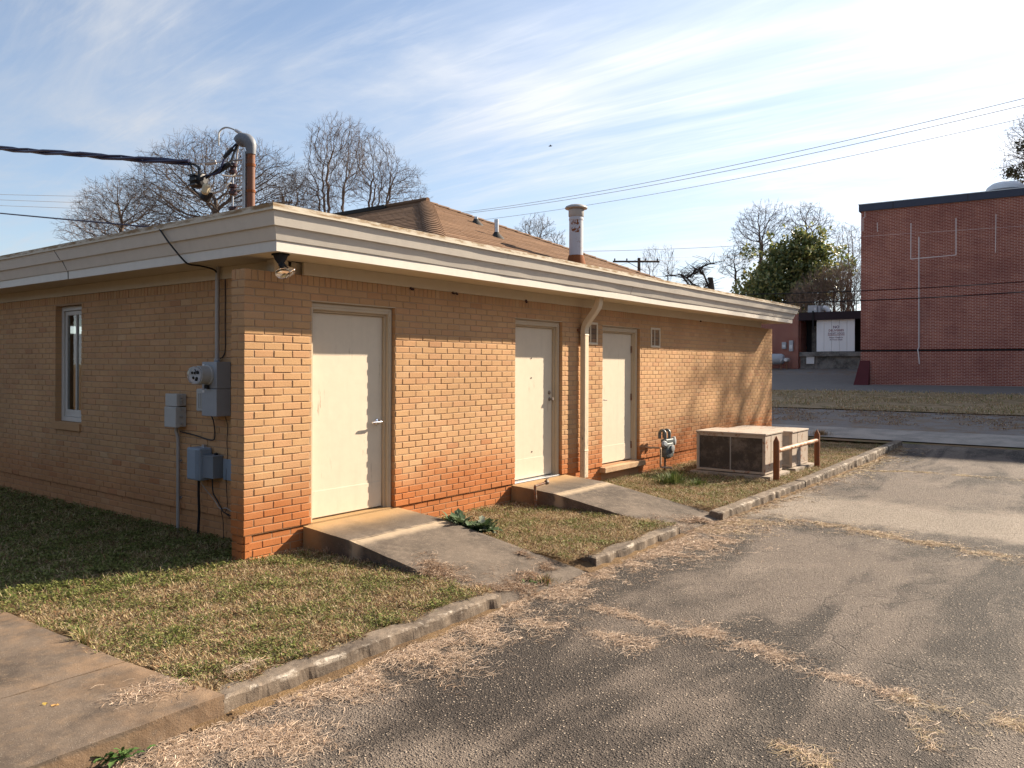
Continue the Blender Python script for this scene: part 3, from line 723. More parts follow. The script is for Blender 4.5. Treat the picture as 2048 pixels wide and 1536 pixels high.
# roof ------------------------------------------------------------------
AX, AY, AZ, PS = 6.727, 4.182, 4.552, 0.43
BZ = 2.850; RUN = (AZ-BZ)/PS; BX0, BX1, BY0 = AX-RUN, AX+RUN, AY-RUN
BY1 = DEPTH+.4-(BY0+.56); AY1 = BY1-RUN
rf = MB()
o4 = 0.095
ring_o = [(FX-o4, FY-o4, 2.805), (RX+o4, FY-o4, 2.805), (RX+o4, DEPTH+.4, 2.805), (FX-o4, DEPTH+.4, 2.805)]
ring_i = [(BX0, BY0, BZ), (BX1, BY0, BZ), (BX1, BY1, BZ), (BX0, BY1, BZ)]
rf.add(ring_o+ring_i, [(0, 1, 5, 4), (1, 2, 6, 5), (2, 3, 7, 6), (3, 0, 4, 7)], .5)
rf.add([(BX1, BY0, BZ), (BX1, BY1, BZ), (AX, AY1, AZ), (AX, AY, AZ)], [(0, 1, 2, 3)], .5)
rf.add([(BX1, BY1, BZ), (BX0, BY1, BZ), (AX, AY1, AZ)], [(0, 1, 2)], .5)
roof = rf.build('roof', M['shingle'], bld, attr=True)
def rows(nrow, pt, seg):
    mb = MB(); lip = 0.011
    for k in range(nrow):
        t0, t1 = k/nrow, (k+1)/nrow
        val = random.uniform(.15, .85); a0, a1 = seg(t0); b0, b1 = seg(min(1, t1+.004)); n = max(1, int((a1-a0)/0.32)); po = random.random()
        cuts = [a0]+[a0+(i+po)*(a1-a0)/n for i in range(n) if (i+po) < n]+[a1]
        for i in range(len(cuts)-1):
            f0 = (cuts[i]-a0)/(a1-a0); f1 = (cuts[i+1]-a0)/(a1-a0)
            bb = max(0, min(1, val+random.uniform(-.25, .25))); h = lip+random.uniform(-.002, .003)
            p = [pt(cuts[i], t0), pt(cuts[i+1], t0), pt(b0+(b1-b0)*f1, t1), pt(b0+(b1-b0)*f0, t1)]
            q = [(p[0][0], p[0][1], p[0][2]+h), (p[1][0], p[1][1], p[1][2]+h), (p[2][0], p[2][1], p[2][2]+.002), (p[3][0], p[3][1], p[3][2]+.002)]
            mb.add([p[0], p[1]]+q, [(0, 1, 3, 2), (2, 3, 4, 5)], bb)
    return mb
nr = 31
kind(rows(nr, lambda x, t: (x, BY0+RUN*t, BZ+(AZ-BZ)*t), lambda t: (BX0+RUN*t, BX1-RUN*t-.001)).build('front_shingles', M['shingle'], roof, attr=True), 'stuff')
kind(rows(nr, lambda y, t: (BX0+RUN*t, y, BZ+(AZ-BZ)*t), lambda t: (BY0+RUN*t, BY1-RUN*t)).build('side_shingles', M['shingle'], roof, attr=True), 'stuff')
for (p0, p1) in (((BX0, BY0, BZ), (AX, AY, AZ)), ((BX1, BY0, BZ), (AX, AY, AZ))):
    n = 26; mb = MB()
    for i in range(n):
        a = Vector(p0).lerp(Vector(p1), i/n); b = Vector(p0).lerp(Vector(p1), min(1, (i+1.15)/n))
        dd = (b-a).normalized(); sd = dd.cross(Vector((0, 0, 1))).normalized(); uu = sd.cross(dd)
        vs = []
        for P_, h in ((a, .030), (b, .018)):
            for s_, hh in ((-.15, -.05), (-.08, -.012), (0, .004), (.08, -.012), (.15, -.05)): vs.append(P_+sd*s_+uu*(h+hh))
        mb.add(vs, [(k, k+1, k+6, k+5) for k in range(4)]+[(4, 3, 2, 1, 0)], random.uniform(.2, .9))
    kind(mb.build('hip_cap', M['shingle'], roof, attr=True, smooth=True), 'stuff')
mb = MB(); mb.tube([(AX, AY-.05, AZ+.02), (AX, AY1, AZ+.02)], 0.055, 8); mb.build('ridge_cap', M['shingle'], roof)
mb = MB(); mb.box(AX-.12, AX+.12, AY+1.0, AY1, AZ-.035, AZ+.045); mb.build('ridge_vent', M['tar'], roof, bevel=.01)
# flue and vent pipes
fx, fy, fz = 6.687, 0.847, 3.10
fl = MB(); fl.lathe([(0.112, 0.10), (0.112, 0.73), (0.118, 0.735), (0.118, 0.765), (0.112, 0.77), (0.112, 0.83)], (fx, fy, fz), n=28); flue = fl.build('flue_pipe', M['flue'], roof, smooth=True)
fl = MB(); fl.lathe([(0.185, -0.06), (0.150, 0.05), (0.122, 0.17), (0.116, 0.17)], (fx, fy, fz), n=28); fl.build('flue_flashing', M['fluerust'], flue, smooth=True)
fl = MB(); fl.lathe([(0.118, 0.79), (0.124, 0.80), (0.124, 0.905), (0.118, 0.91), (0.176, 0.918), (0.184, 0.93), (0.170, 0.955), (0.110, 0.980), (0.04, 0.988)], (fx, fy, fz), n=28); fl.build('flue_cap', M['capmetal'], flue, smooth=True)
fl = MB()
for q in range(9):
    an = R(205+random.uniform(-22, 26)); zz_ = fz+.62+random.uniform(-.07, .09); rr = random.uniform(.02, .055)
    ring_ = [];  nn = 9
    for k in range(nn):
        a2 = 2*PI*k/nn; r2 = rr*random.uniform(.6, 1.1); ang = an+r2*math.cos(a2)/.113; ring_.append((fx+.1128*math.cos(ang), fy+.1128*math.sin(ang), zz_+r2*math.sin(a2)))
    fl.add(ring_, [tuple(range(nn))])
fl.build('rust_scab', M['fluerust'], flue)
for (x, y, z, h) in ((5.96, 1.904, 3.565, .29), (6.593, 2.859, 3.975, .125)):
    v = MB(); v.tube([(x, y, z-.03), (x, y, z+h)], 0.036, 12); vp = v.build('vent_pipe', M['galv'], roof, smooth=True)
    v = MB(); v.lathe([(0.15, -0.075), (0.12, -0.01), (0.055, .055), (0.042, .085)], (x, y, z), n=14); v.build('pipe_boot', M['tar'], vp, smooth=True)

# downspout --------------------------------------------------------------
dsx = 5.47
def rect_tube(mb, pts, wx, wd):
    """rectangular pipe in the y-z plane"""
    vs = []
    for i, (y, z) in enumerate(pts):
        a = pts[max(0, i-1)]; b = pts[min(len(pts)-1, i+1)]; ty, tz = b[0]-a[0], b[1]-a[1]; l_ = math.hypot(ty, tz); ny, nz = -tz/l_, ty/l_
        vs += [(dsx-wx, y-ny*wd, z-nz*wd), (dsx+wx, y-ny*wd, z-nz*wd), (dsx+wx, y+ny*wd, z+nz*wd), (dsx-wx, y+ny*wd, z+nz*wd)]
    fs = []
    for i in range(len(pts)-1):
        for k in range(4): k2 = (k+1) % 4; fs.append((i*4+k, i*4+k2, (i+1)*4+k2, (i+1)*4+k))
    fs += [(3, 2, 1, 0), tuple((len(pts)-1)*4+k for k in range(4))]
    mb.add(vs, fs)
curve = [(-.073, -.085), (-.073, 1.95)]
for k in range(9):
    t = k/8; y = -.073-.235*(3*t*t-2*t**3); z = 2.0+.40*t; curve.append((y, z))
curve += [(-.308, 2.46)]
mb = MB(); rect_tube(mb, curve, 0.052, 0.040); ds = mb.build('downspout', M['spout'], bld, bevel=0.009)
for z in (0.30, 1.93): 
    mb = MB(); mb.box(dsx-.056, dsx+.056, -.117, -.029, z-.012, z+.012); mb.build('pipe_collar', M['spout'], ds, bevel=.008)
mb = MB(); mb.box(dsx-.085, dsx+.085, -.034, .004, 1.985, 2.02); mb.build('pipe_strap', M['hinge'], ds)
# wall vents ---------------------------------------------------------------
for x0, x1 in ((5.60, 5.935), (7.63, 7.96)):
    mb = MB(); z0, z1 = 1.805, 2.130
    for a, b, c, d_ in ((x0, x1, z0, z0+.032), (x0, x1, z1-.032, z1)): mb.box(a, b, -.016, .004, c, d_)
    mb.box(x0, x0+.03, -.016, .004, z0+.032, z1-.032); mb.box(x1-.03, x1, -.016, .004, z0+.032, z1-.032); xm = (x0+x1)/2-.03
    mb.box(xm-.011, xm+.011, -.014, .004, z0+.032, z1-.032)
    vf = mb.build('wall_vent', M['ventframe'], bld, bevel=.003)
    nl = 16
    for k in range(nl):
        z = z0+.036+(z1-z0-.072)*k/nl; lv = MB(); lv.add([(x0+.03, -.006, z), (x1-.03, -.006, z), (x1-.03, .0035, z+.016), (x0+.03, .0035, z+.016)], [(0, 1, 2, 3)]); lv.build('louver', M['louver'], vf)
# mud dauber nests under the frieze
for (x, s_) in ((2.05, .024), (2.72, .020), (2.78, .018), (4.13, .028), (9.6, .022)):
    mb = MB()
    for q in range(5): mb.lathe([(s_*.3, -s_*.5), (s_*.55, -s_*.2), (s_*.55, s_*.25), (s_*.25, s_*.5)], (x+random.uniform(-1, 1)*s_, -.016, BTOP-.01+random.uniform(-.5, .5)*s_), (random.uniform(-1, 1), -.4, random.uniform(-.4, .4)), 7)
    mb.build('wasp_nest', M['insul'], bld, smooth=True)

# ================================================================== paving and kerbs
def rough_block(name, mat, P, nu, nv, amp, parent=None, freq=7.0, seed=0.0, k='structure'):
    """a slab: P = 4 top corners (x,y,z) counter-clockwise + thickness; top surface grid with worn edges and side skirts"""
    a, b, c, d_, th = P; a, b, c, d_ = map(np.array, (a, b, c, d_)); mb = MB(); V = []; Fs = []
    for i in range(nu+1):
        for j in range(nv+1):
            u, v = i/nu, j/nv
            p = (a*(1-u)+b*u)*(1-v)+(d_*(1-u)+c*u)*v
            nz = mnoise.noise(Vector((p[0]*freq, p[1]*freq, seed)))*amp+mnoise.noise(Vector((p[0]*freq*4, p[1]*freq*4, seed+3)))*amp*.4
            e = min(u, 1-u, v, 1-v)
            q = p+np.array([0, 0, nz*.5])
            if e == 0:
                q = p+np.array([nz*1.4, mnoise.noise(Vector((p[1]*freq, p[0]*freq, seed+9)))*amp*1.4, -abs(nz)*1.2-amp*.5])
            V.append(tuple(q))
    n = nv+1
    for i in range(nu):
        for j in range(nv): Fs.append((i*n+j, (i+1)*n+j, (i+1)*n+j+1, i*n+j+1))
    edge = [i*n for i in range(nu+1)]+[nu*n+j for j in range(1, nv+1)]+[i*n+nv for i in range(nu-1, -1, -1)]+[j for j in range(nv-1, 0, -1)]
    base = len(V)
    mid = []
    for e in edge:
        x, y, z = V[e]; w1 = mnoise.noise(Vector((x*9, y*9, seed+20)))*amp*1.2
        mid.append((x+w1, y+w1, z-th*.45))
    V += mid; V += [(V[e][0], V[e][1], V[e][2]-th) for e in edge]; m_ = len(edge)
    for k_ in range(m_):
        k2 = (k_+1) % m_
        Fs.append((edge[k_], edge[k2], base+k2, base+k_)); Fs.append((base+k_, base+k2, base+m_+k2, base+m_+k_))
    mb.add(V, Fs); o = mb.build(name, mat, parent)
    if k: o['kind'] = k
    return o
def kerb(x0, x1, seed, yb_=-2.185, yf=-2.345, z=KERBTOP-.022):
    nu = max(6, int((x1-x0)/0.03))
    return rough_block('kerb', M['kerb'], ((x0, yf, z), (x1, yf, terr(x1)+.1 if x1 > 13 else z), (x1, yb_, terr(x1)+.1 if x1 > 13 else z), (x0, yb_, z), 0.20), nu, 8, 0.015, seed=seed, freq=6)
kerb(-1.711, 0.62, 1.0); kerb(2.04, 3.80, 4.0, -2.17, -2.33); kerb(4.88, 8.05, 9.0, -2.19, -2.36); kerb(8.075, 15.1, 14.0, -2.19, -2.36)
walk = bpy.data.objects.new('walkway', None); col.objects.link(walk); OFF[walk.name] = np.zeros(3); walk['kind'] = 'structure'
rough_block('slab', M['walk'], ((-9, -2.365, KERBTOP), (-1.715, -2.35, KERBTOP), (-1.80, -1.52, KERBTOP+.004), (-9, -1.52, KERBTOP+.004), 0.2), 90, 12, 0.007, walk, 5, 3.3, None)
rough_block('slab', M['walk'], ((-9, -1.508, KERBTOP+.002), (-1.80, -1.508, KERBTOP+.002), (-1.84, 0.12, KERBTOP), (-9, 0.12, KERBTOP), 0.2), 70, 16, 0.005, walk, 4, 7.3, None)
def ramp(xa, xb, yl, zl, ye, ze, seed):
    rp = bpy.data.objects.new('concrete_ramp', None); col.objects.link(rp); OFF[rp.name] = np.zeros(3); rp['kind'] = 'structure'
    rough_block('landing', M['ramp'], ((xa, yl, zl), (xb, yl, zl), (xb, -0.001, -.004), (xa, -0.001, -.004), 0.30), 20, 10, 0.004, rp, 5, seed, None)
    rough_block('slope', M['ramp'], ((xa, ye, ze), (xb, ye, ze), (xb, yl-.004, zl-.002), (xa, yl-.004, zl-.002), 0.28), 22, 26, 0.005, rp, 5, seed+2, None)
ramp(0.635, 1.875, -0.66, -0.052, -2.34, -0.312, 2.0)
ramp(3.860, 5.09, -0.68, -0.050, -2.30, -0.308, 8.0)

# ================================================================== things on the side wall
def wallbox(mb, y0, y1, z0, z1, d0, d1): mb.box(SX-d1, SX-d0, y0, y1, z0, z1)
t = thing('electric_meter', 'grey steel electric meter box with glass meter beside the brick corner', 'meter', (SX, 0.94, 1.0))
mb = MB(); wallbox(mb, .815, 1.065, 1.265, 1.522, .002, .155); mb.build('meter_socket', M['meterbox'], t, bevel=.004)
mb = MB(); wallbox(mb, .815, 1.065, 0.998, 1.262, .002, .157); mb.build('lower_cover', M['meterbox'], t, bevel=.004)
mc = (SX-.155, .955, 1.395)
mb = MB(); mb.lathe([(.098, 0), (.098, .018), (.090, .022), (.088, .115), (.080, .118)], mc, (-1, 0, 0), 24); mt = mb.build('meter_body', M['telbox'], t, smooth=True)
mb = MB(); mb.lathe([(.082, .119), (.084, .16), (.074, .178), (.03, .184)], mc, (-1, 0, 0), 24); mb.build('glass_cover', M['lens'], mt, smooth=True)
mb = MB(); mb.lathe([(.070, .119), (.070, .126)], mc, (-1, 0, 0), 20); mb.build('dial_plate', M['white'], mt)
for dy, dz in ((-.02, .02), (.02, .02), (0, -.025)):
    mb = MB(); mb.lathe([(.014, .1265), (.012, .140)], (mc[0], mc[1]+dy, mc[2]+dz), (-1, 0, 0), 10); mb.build('dial', M['dark'], mt)
mb = MB(); wallbox(mb, .93, .98, 1.262, 1.30, .157, .185); mb.build('latch', M['dark'], t)
for z in (1.49, 1.235):
    mb = MB(); wallbox(mb, 1.02, 1.055, z-.012, z+.012, .155, .1585); mb.build('sticker', M['white'], t)
mb = MB(); mb.tube([(SX-.055, .965, 1.52), (SX-.055, .965, 2.36), (SX-.055, .955, 2.452)], .021, 12); cdt = mb.build('conduit', M['conduit'], t, smooth=True)
mb = MB(); mb.lathe([(.028, 0), (.030, .004), (.030, .03), (.022, .035)], (SX-.055, .965, 1.522), n=12); mb.build('conduit_hub', M['galv'], cdt, smooth=True)
t = thing('ribbed_wall_box', 'small pale grey ribbed plastic box left of the electric meter box', 'utility box', (SX, 1.2, 1.03))
mb = MB(); wallbox(mb, 1.10, 1.30, 1.03, 1.255, .004, .075); mb.build('case', M['telbox'], t, bevel=.012, seg=3)
for k_ in range(5):
    mb = MB(); wallbox(mb, 1.135+k_*.028, 1.147+k_*.028, 1.065, 1.21, .075, .081); mb.build('rib', M['telbox'], t, bevel=.002)
t = thing('telephone_box', 'pair of stacked beige grey telephone boxes on a thin conduit, left of the meters', 'utility box', (SX, 1.7, -.2))
for q, (z0, z1, d1) in enumerate(((.855, 1.058, .125), (1.070, 1.192, .115))):
    mb = MB(); wallbox(mb, 1.595, 1.800, z0, z1, .004, .075); b_ = mb.build('box_base', M['telbox'], t, bevel=.004)
    mb = MB(); wallbox(mb, 1.588, 1.806, z0-.004, z1+.003, .0755, d1); mb.build('box_cover', M['telbox'], t, bevel=.006)
    for z in (z0+.03, (z0+z1)/2, z1-.03):
        mb = MB(); mb.box(SX-.066, SX-.048, 1.576, 1.594, z-.010, z+.010); mb.build('clip', M['conduit'], b_)
mb = MB(); mb.tube([(SX-.045, 1.715, .857), (SX-.045, 1.715, .80), (SX-.032, 1.70, .74), (SX-.030, 1.70, -.26)], .017, 10); mb.build('conduit', M['conduit'], t, smooth=True)
for z in (.50, .12): 
    mb = MB(); mb.box(SX-.014, SX+.002, 1.672, 1.728, z-.010, z+.010); mb.build('pipe_strap', M['galv'], t)
t = thing('network_box', 'blue grey rounded cable network box with a thick black cable below it', 'utility box', (SX, 1.23, -.2))
mb = MB(); wallbox(mb, 1.115, 1.345, .352, .672, .006, .150); mb.build('case', M['netbox'], t, bevel=.018, seg=3)
for k_ in range(4):
    mb = MB(); wallbox(mb, 1.122+k_*.018, 1.130+k_*.018, .37, .655, .150, .154); mb.build('rib', M['netbox'], t)
mb = MB(); wallbox(mb, 1.20, 1.235, .672, .697, .02, .05); mb.build('bracket', M['galv'], t)
mb = MB(); mb.tube([(SX-.06, 1.27, .355), (SX-.058, 1.275, .2), (SX-.045, 1.285, .0), (SX-.05, 1.30, -.26)], .013, 8); mb.build('black_cable', M['black'], t, smooth=True)
t = thing('junction_box', 'dark grey square junction box between network box and flat plate', 'utility box', (SX, 1.03, .38))
mb = MB(); wallbox(mb, .935, 1.125, .385, .600, .004, .115); mb.build('case', M['netbox2'], t, bevel=.005)
mb = MB(); wallbox(mb, .930, 1.130, .592, .606, .004, .120); mb.build('lid_lip', M['netbox2'], t)
mb = MB(); pts = [(SX-.03, 1.02+.02*random.uniform(-1, 1), .606+.01*k_) for k_ in range(3)]; mb.tube(pts, .02, 6); mb.build('sealant_lump', M['black'], t)
mb = MB(); wallbox(mb, .735, .915, .372, .575, .004, .020)
tag(mb.build('cover_plate', M['netbox'], None, bevel=.002), 'flat blue grey cover plate partly hidden behind the brick corner', 'cover plate')
def cable(name, mat, pts, r, label, cat='cable', n=6, group=None):
    P_ = [Vector(p) for p in pts]; out = []
    for i in range(len(P_)-1):                        # Catmull-Rom
        p0 = P_[max(0, i-1)]; p1 = P_[i]; p2 = P_[i+1]; p3 = P_[min(len(P_)-1, i+2)]
        for k_ in range(6):
            s_ = k_/6; out.append(0.5*((2*p1)+(p2-p0)*s_+(2*p0-5*p1+4*p2-p3)*s_*s_+(3*p1-p0-3*p2+p3)*s_**3))
    out.append(P_[-1]); mb = MB(); mb.tube(out, r, n); o = mb.build(name, mat, None, smooth=True)
    return tag(o, label, cat, group)
cable('wall_cable', M['black'], [(SX-.03, 1.16, 1.03), (SX-.03, 1.07, .95), (SX-.02, 1.055, .80), (SX-.015, 1.12, .745), (SX-.012, 1.4, .775), (SX-.02, 1.68, .80)], .0065, 'black cable looping from the ribbed box to the telephone conduit')
cable('wall_cable', M['black'], [(SX-.05, .84, .998), (SX-.012, .85, .9), (SX-.012, .862, .76), (SX-.012, .855, .6), (SX-.02, .86, .38), (SX-.012, .852, .12), (SX-.03, .86, .06), (SX-.02, .80, .02)], .0035, 'thin black wire hanging below the electric meter box')
cable('wall_cable', M['black'], [(SX-.06, 1.03, .39), (SX-.05, 1.035, .24), (SX-.03, .99, .16), (SX-.03, .93, .10), (SX-.06, .84, .07), (SX-.02, .74, .02), (SX-.012, .71, -.06)], .0065, 'black cable drooping below the junction box to the corner')
cable('wall_cable', M['conduit'], [(SX-.10, 1.20, .36), (SX-.05, 1.17, .26), (SX-.02, 1.06, .16), (SX-.03, .95, .09), (SX-.02, .86, .10), (SX-.02, .74, .07)], .004, 'thin grey wire curving under the network box')
cable('wall_cable', M['black'], [(SX-.03, .93, .07), (SX-.015, .92, -.02), (SX-.012, .915, -.12), (SX-.02, .90, -.25)], .0035, 'thin black ground wire running down the wall into the grass')
cable('wall_cable', M['black'], [(SX-.012, .90, 2.33), (SX-.012, .90, 1.9), (SX-.010, .905, 1.62), (SX-.02, .98, 1.55), (SX-.03, 1.05, 1.52)], .005, 'black cable running down behind the meter conduit')

# ================================================================== flood light
p = on(561, 507, 2, SZ); t = thing('flood_light', 'twin bulb flood light hanging under the eave at the corner', 'lamp', tuple(p))
mb = MB(); mb.box(p[0]-.055, p[0]+.055, p[1]-.055, p[1]+.055, p[2]-.018, p[2]-.001); b_ = mb.build('mount_plate', M['dark'], t, bevel=.004)
mb = MB(); mb.lathe([(.062, -.018), (.050, -.05), (.026, -.085)], p, n=14); mb.build('mount_cone', M['dark'], t, smooth=True)
for q, dv in enumerate(((-.25, -.55, -.80), (.42, -.45, -.72))):
    dv = np.array(dv)/np.linalg.norm(dv); q0 = p+np.array([0, 0, -.075])
    mb = MB(); mb.lathe([(.018, 0), (.022, .02), (.022, .055), (.026, .06)], q0, dv, 14); hd = mb.build('lamp_socket', M['dark'], t, smooth=True)
    mb = MB(); mb.lathe([(.024, .058), (.034, .075), (.058, .112), (.062, .125)], q0, dv, 20); mb.build('reflector', M['lamp_refl'], hd, smooth=True)
    mb = MB(); mb.lathe([(.062, .1255), (.060, .133), (.035, .142), (.01, .145)], q0, dv, 20); mb.build('lens', M['lens'], hd, smooth=True)

# ================================================================== service mast and overhead lines
mx_, my_ = 0.30, 0.345
t = thing('service_mast', 'rusty orange and galvanised service mast with bent weatherhead above the roof edge', 'mast', (mx_, my_, 2.81))
mb = MB(); mb.tube([(mx_, my_, 2.80), (mx_, my_, 3.44)], .036, 14); mb.build('rusty_pipe', M['rustpipe'], t, smooth=True)
ld = np.array(rt)*-1                       # leftwards as the ladder rack stands (rack lies along the wall line)
lx = np.array([-.30, .95, 0]); lx = lx/np.linalg.norm(lx)
q = np.array([mx_, my_, 0])+lx*.062
mb = MB(); mb.box(q[0]-.022, q[0]+.022, q[1]-.022, q[1]+.022, 2.80, 3.47); mb.build('steel_channel', M['galv'], t, bevel=.004)
for z in (3.34, 3.10):
    mb = MB(); mb.lathe([(.041, -.012), (.041, .012)], (mx_, my_, z), n=14); mb.build('clamp', M['fluerust'], t, smooth=True)
for z in (3.40, 3.255, 3.12, 2.97, 2.86):
    a_ = np.array([mx_, my_, z])+lx*.07; b_ = a_+lx*.135; mb = MB(); mb.tube([a_, b_], .010, 6); mb.build('rack_arm', M['galv'], t)
b0 = np.array([mx_, my_, 0])+lx*.205
mb = MB(); mb.tube([(b0[0], b0[1], 2.85), (b0[0], b0[1], 3.41)], .008, 6); mb.build('rack_rod', M['galv'], t)
for z in (3.325, 3.13, 2.92):
    mb = MB(); mb.lathe([(.022, -.055), (.040, -.045), (.040, -.02), (.024, -.008), (.024, .008), (.040, .02), (.040, .045), (.022, .055)], (b0[0], b0[1], z), n=14); mb.build('insulator', M['insul'], t, smooth=True)
mb = MB(); pts = []; rr = []
for k_ in range(9):
    an = PI*.72*k_/8; pts.append(np.array([mx_, my_, 3.44])+lx*(.085*(1-math.cos(an)))+np.array([0, 0, .05+.095*math.sin(an)])); rr.append(.046+.016*math.sin(PI*k_/8)+(.012 if k_ > 5 else 0))
mb.tube([(mx_, my_, 3.44), (mx_, my_, 3.47)]+pts[1:], [.043, .044]+rr[1:], 14); mb.build('weatherhead', M['hood'], t, smooth=True)
tip = pts[-1]
def px3(px, py, x): return on(px, py, 0, x)
box1 = px3(398, 362, .06); box2 = px3(412, 392, .06)
t = thing('splice_box', 'black cable splice box hanging left of the service mast', 'cable connector', tuple(box1))
mb = MB(); mb.lathe([(.03, -.07), (.065, -.06), (.070, 0), (.065, .06), (.03, .07)], box1, tuple(lx), 10); mb.build('body', M['black'], t, bevel=.005)
for dz in (-.045, 0, .045):
    mb = MB(); mb.box(box1[0]-.075, box1[0]-.05, box1[1]-.06, box1[1]+.06, box1[2]+dz-.008, box1[2]+dz+.008); mb.build('rib', M['black'], t)
t = thing('splice_cover', 'black and beige cable splice cover hanging below the splice box', 'cable connector', tuple(box2))
mb = MB(); mb.lathe([(.03, -.065), (.052, -.05), (.055, .03), (.04, .045)], box2, (lx[0]*.5, lx[1]*.5, -.7), 10); mb.build('body', M['black'], t, bevel=.004)
mb = MB(); mb.lathe([(.02, -.05), (.035, -.035), (.038, .03), (.02, .05)], box2+np.array([-.03, -.045, .05]), (lx[0]*.3, lx[1]*.3, -.9), 10); mb.build('beige_cap', M['beigecap'], t, bevel=.004)
far = dep(-900, 195, 26.0); c0 = px3(380, 326, .06)
# twisted triplex service drop
def twist(ph0, r, off, label, mat):
    n = 90; pts = []
    a_ = Vector(c0); b_ = Vector(far); d_ = (b_-a_).normalized(); s_ = d_.cross(Vector((0, 0, 1))).normalized(); u_ = s_.cross(d_)
    for i in range(n+1):
        f_ = i/n; p_ = a_.lerp(b_, f_)+Vector((0, 0, -0.30*f_*(1-f_)*2)); an = ph0+f_*(b_-a_).length*3.3
        pts.append(p_+(s_*math.cos(an)+u_*math.sin(an))*off)
    mb = MB(); mb.tube(pts, r, 6); tag(mb.build('service_cable', mat, None, smooth=True), label, 'cable', 'twisted service drop cables')
for k_ in range(3): twist(k_*2*PI/3, .017 if k_ < 2 else .011, .020, ['first', 'second', 'third and thinnest'][k_]+' strand of the thick twisted blue black service drop cable', M['bluecable'])
i1 = np.array([b0[0], b0[1], 3.325]); i2 = np.array([b0[0], b0[1], 3.13])
cable('mast_cable', M['black'], [c0, c0+lx*-.05+np.array([0, 0, -.02]), box1+np.array([0, 0, .12]), box1+np.array([0, 0, .06])], .013, 'thick black cable dropping from service drop into the splice box')
cable('mast_cable', M['black'], [c0, px3(386, 350, .05), px3(383, 372, .04), px3(398, 388, .05), box2], .010, 'black cable looping below the splice box to the splice cover')
cable('mast_cable', M['black'], [px3(412, 356, .08), px3(432, 342, .1), px3(448, 330, .14), px3(462, 322, .2), px3(470, 300, .24), tip], .011, 'black cable rising from the splice box through the lower connector to weatherhead')
cable('mast_cable', M['bluecable'], [px3(410, 352, .08), px3(436, 345, .1), px3(448, 320, .14), px3(458, 305, .2), px3(470, 290, .24), tip+np.array([0, 0, -.01])], .010, 'blue black cable rising from the splice box through the upper connector to weatherhead')
cable('mast_cable', M['conduit'], [px3(418, 388, .08), px3(440, 382, .12), px3(460, 366, .2), i2], .009, 'grey cable from the splice cover to the middle insulator')
cable('mast_cable', M['galv'], [c0, px3(425, 325, .1), px3(455, 323, .2), i1], .006, 'bare neutral wire from service drop to the top insulator')
cable('mast_cable', M['conduit'], [tip, px3(474, 310, .26), px3(472, 335, .26), px3(466, 352, .22), px3(444, 350, .12)], .007, 'grey wire hanging out of the weatherhead in a loop')
cable('mast_loop', M['telbox'], [px3(486, 270, .28), px3(470, 260, .27), px3(452, 255, .25), px3(440, 262, .22), px3(437, 276, .2), px3(437, 291, .2)], .008, 'pale wire arching above the weatherhead to the left')
mb = MB(); a_ = px3(472, 261, .27); mb.tube([a_, px3(481, 266, .28)], .016, 8); tag(mb.build('wire_connector', M['galv'], None), 'small metal sleeve on the pale wire above the weatherhead', 'cable connector')
for (pa, pb, lb) in (((436, 345), (462, 328), 'lower black sleeve connector on the mast cables'), ((448, 316), (465, 297), 'upper dark sleeve connector on the mast cables'), ((412, 328), (432, 324), 'grey sleeve connector on the neutral wire')):
    mb = MB(); mb.tube([px3(*pa, .12), px3(*pb, .18)], [.018, .020], 8); tag(mb.build('wire_connector', M['black'] if 'grey' not in lb else M['conduit'], None), lb, 'cable connector')
hk = np.array([-.118, 1.20, 2.79])
pf = dep(-700, 345, 24.0)
mb = MB(); n = 30; mb.tube([tuple(Vector(hk).lerp(Vector(pf), i/n)+Vector((0, 0, -.30*(i/n)*(1-i/n)))) for i in range(n+1)], .0085, 6); tag(mb.build('telephone_cable', M['bluecable'], None, smooth=True), 'thin dark telephone cable from the left to the side eave', 'cable')
cable('telephone_drop', M['black'], [hk, (-.125, 1.13, 2.74), (-.105, 1.03, 2.63), (-.03, .93, 2.48), (.02, .90, 2.436), (.15, .93, 2.437), (.30, .95, 2.42), (SX-.055, .96, 2.38)], .0085, 'thin black cable draped over the fascia into the meter conduit')
mb = MB(); mb.tube([hk+np.array([.02, -.10, .0]), hk+np.array([-.01, .05, .0])], .008, 6); mb.tube([hk+np.array([0, 0, 0]), hk+np.array([.03, 0, .01])], .012, 6); tag(mb.build('cable_hook', M['galv'], None), 'small metal hook holding the telephone cable on the drip edge', 'hook')

# ================================================================== gas meter, air conditioners, pipe rail, spigot
g = on(1332, 890, 1, -.22); gx, gy = g[0], -.22
t = thing('gas_meter', 'grey gas meter with regulator standing against the back wall', 'gas meter', (gx, gy, -.2))
zc = .10
mb = MB()
for s_, z0, z1 in ((1, -.02, .12),):
    mb.lathe([(.055, -.065), (.105, -.055), (.118, 0), (.105, .055), (.055, .065)], (gx, gy-.02, zc-.02), (0, 1, 0), 18)
mb.box(gx-.10, gx+.10, gy-.075, gy+.035, zc-.11, zc+.10)
body = mb.build('meter_body', M['gas'], t, bevel=.02, seg=3)
mb = MB(); mb.box(gx-.115, gx+.115, gy-.07, gy+.03, zc+.09, zc+.155); mb.build('meter_head', M['gas'], t, bevel=.015, seg=3)
mb = MB(); mb.lathe([(.055, 0), (.05, .012), (.045, .014)], (gx+.02, gy-.095, zc+.02), (0, -1, 0), 16); mb.build('index_dial', M['gasalu'], body, smooth=True)
mb = MB(); mb.box(gx+.04, gx+.085, gy-.088, gy-.076, zc-.06, zc+.04); mb.build('index_window', M['gasalu'], body, bevel=.003)
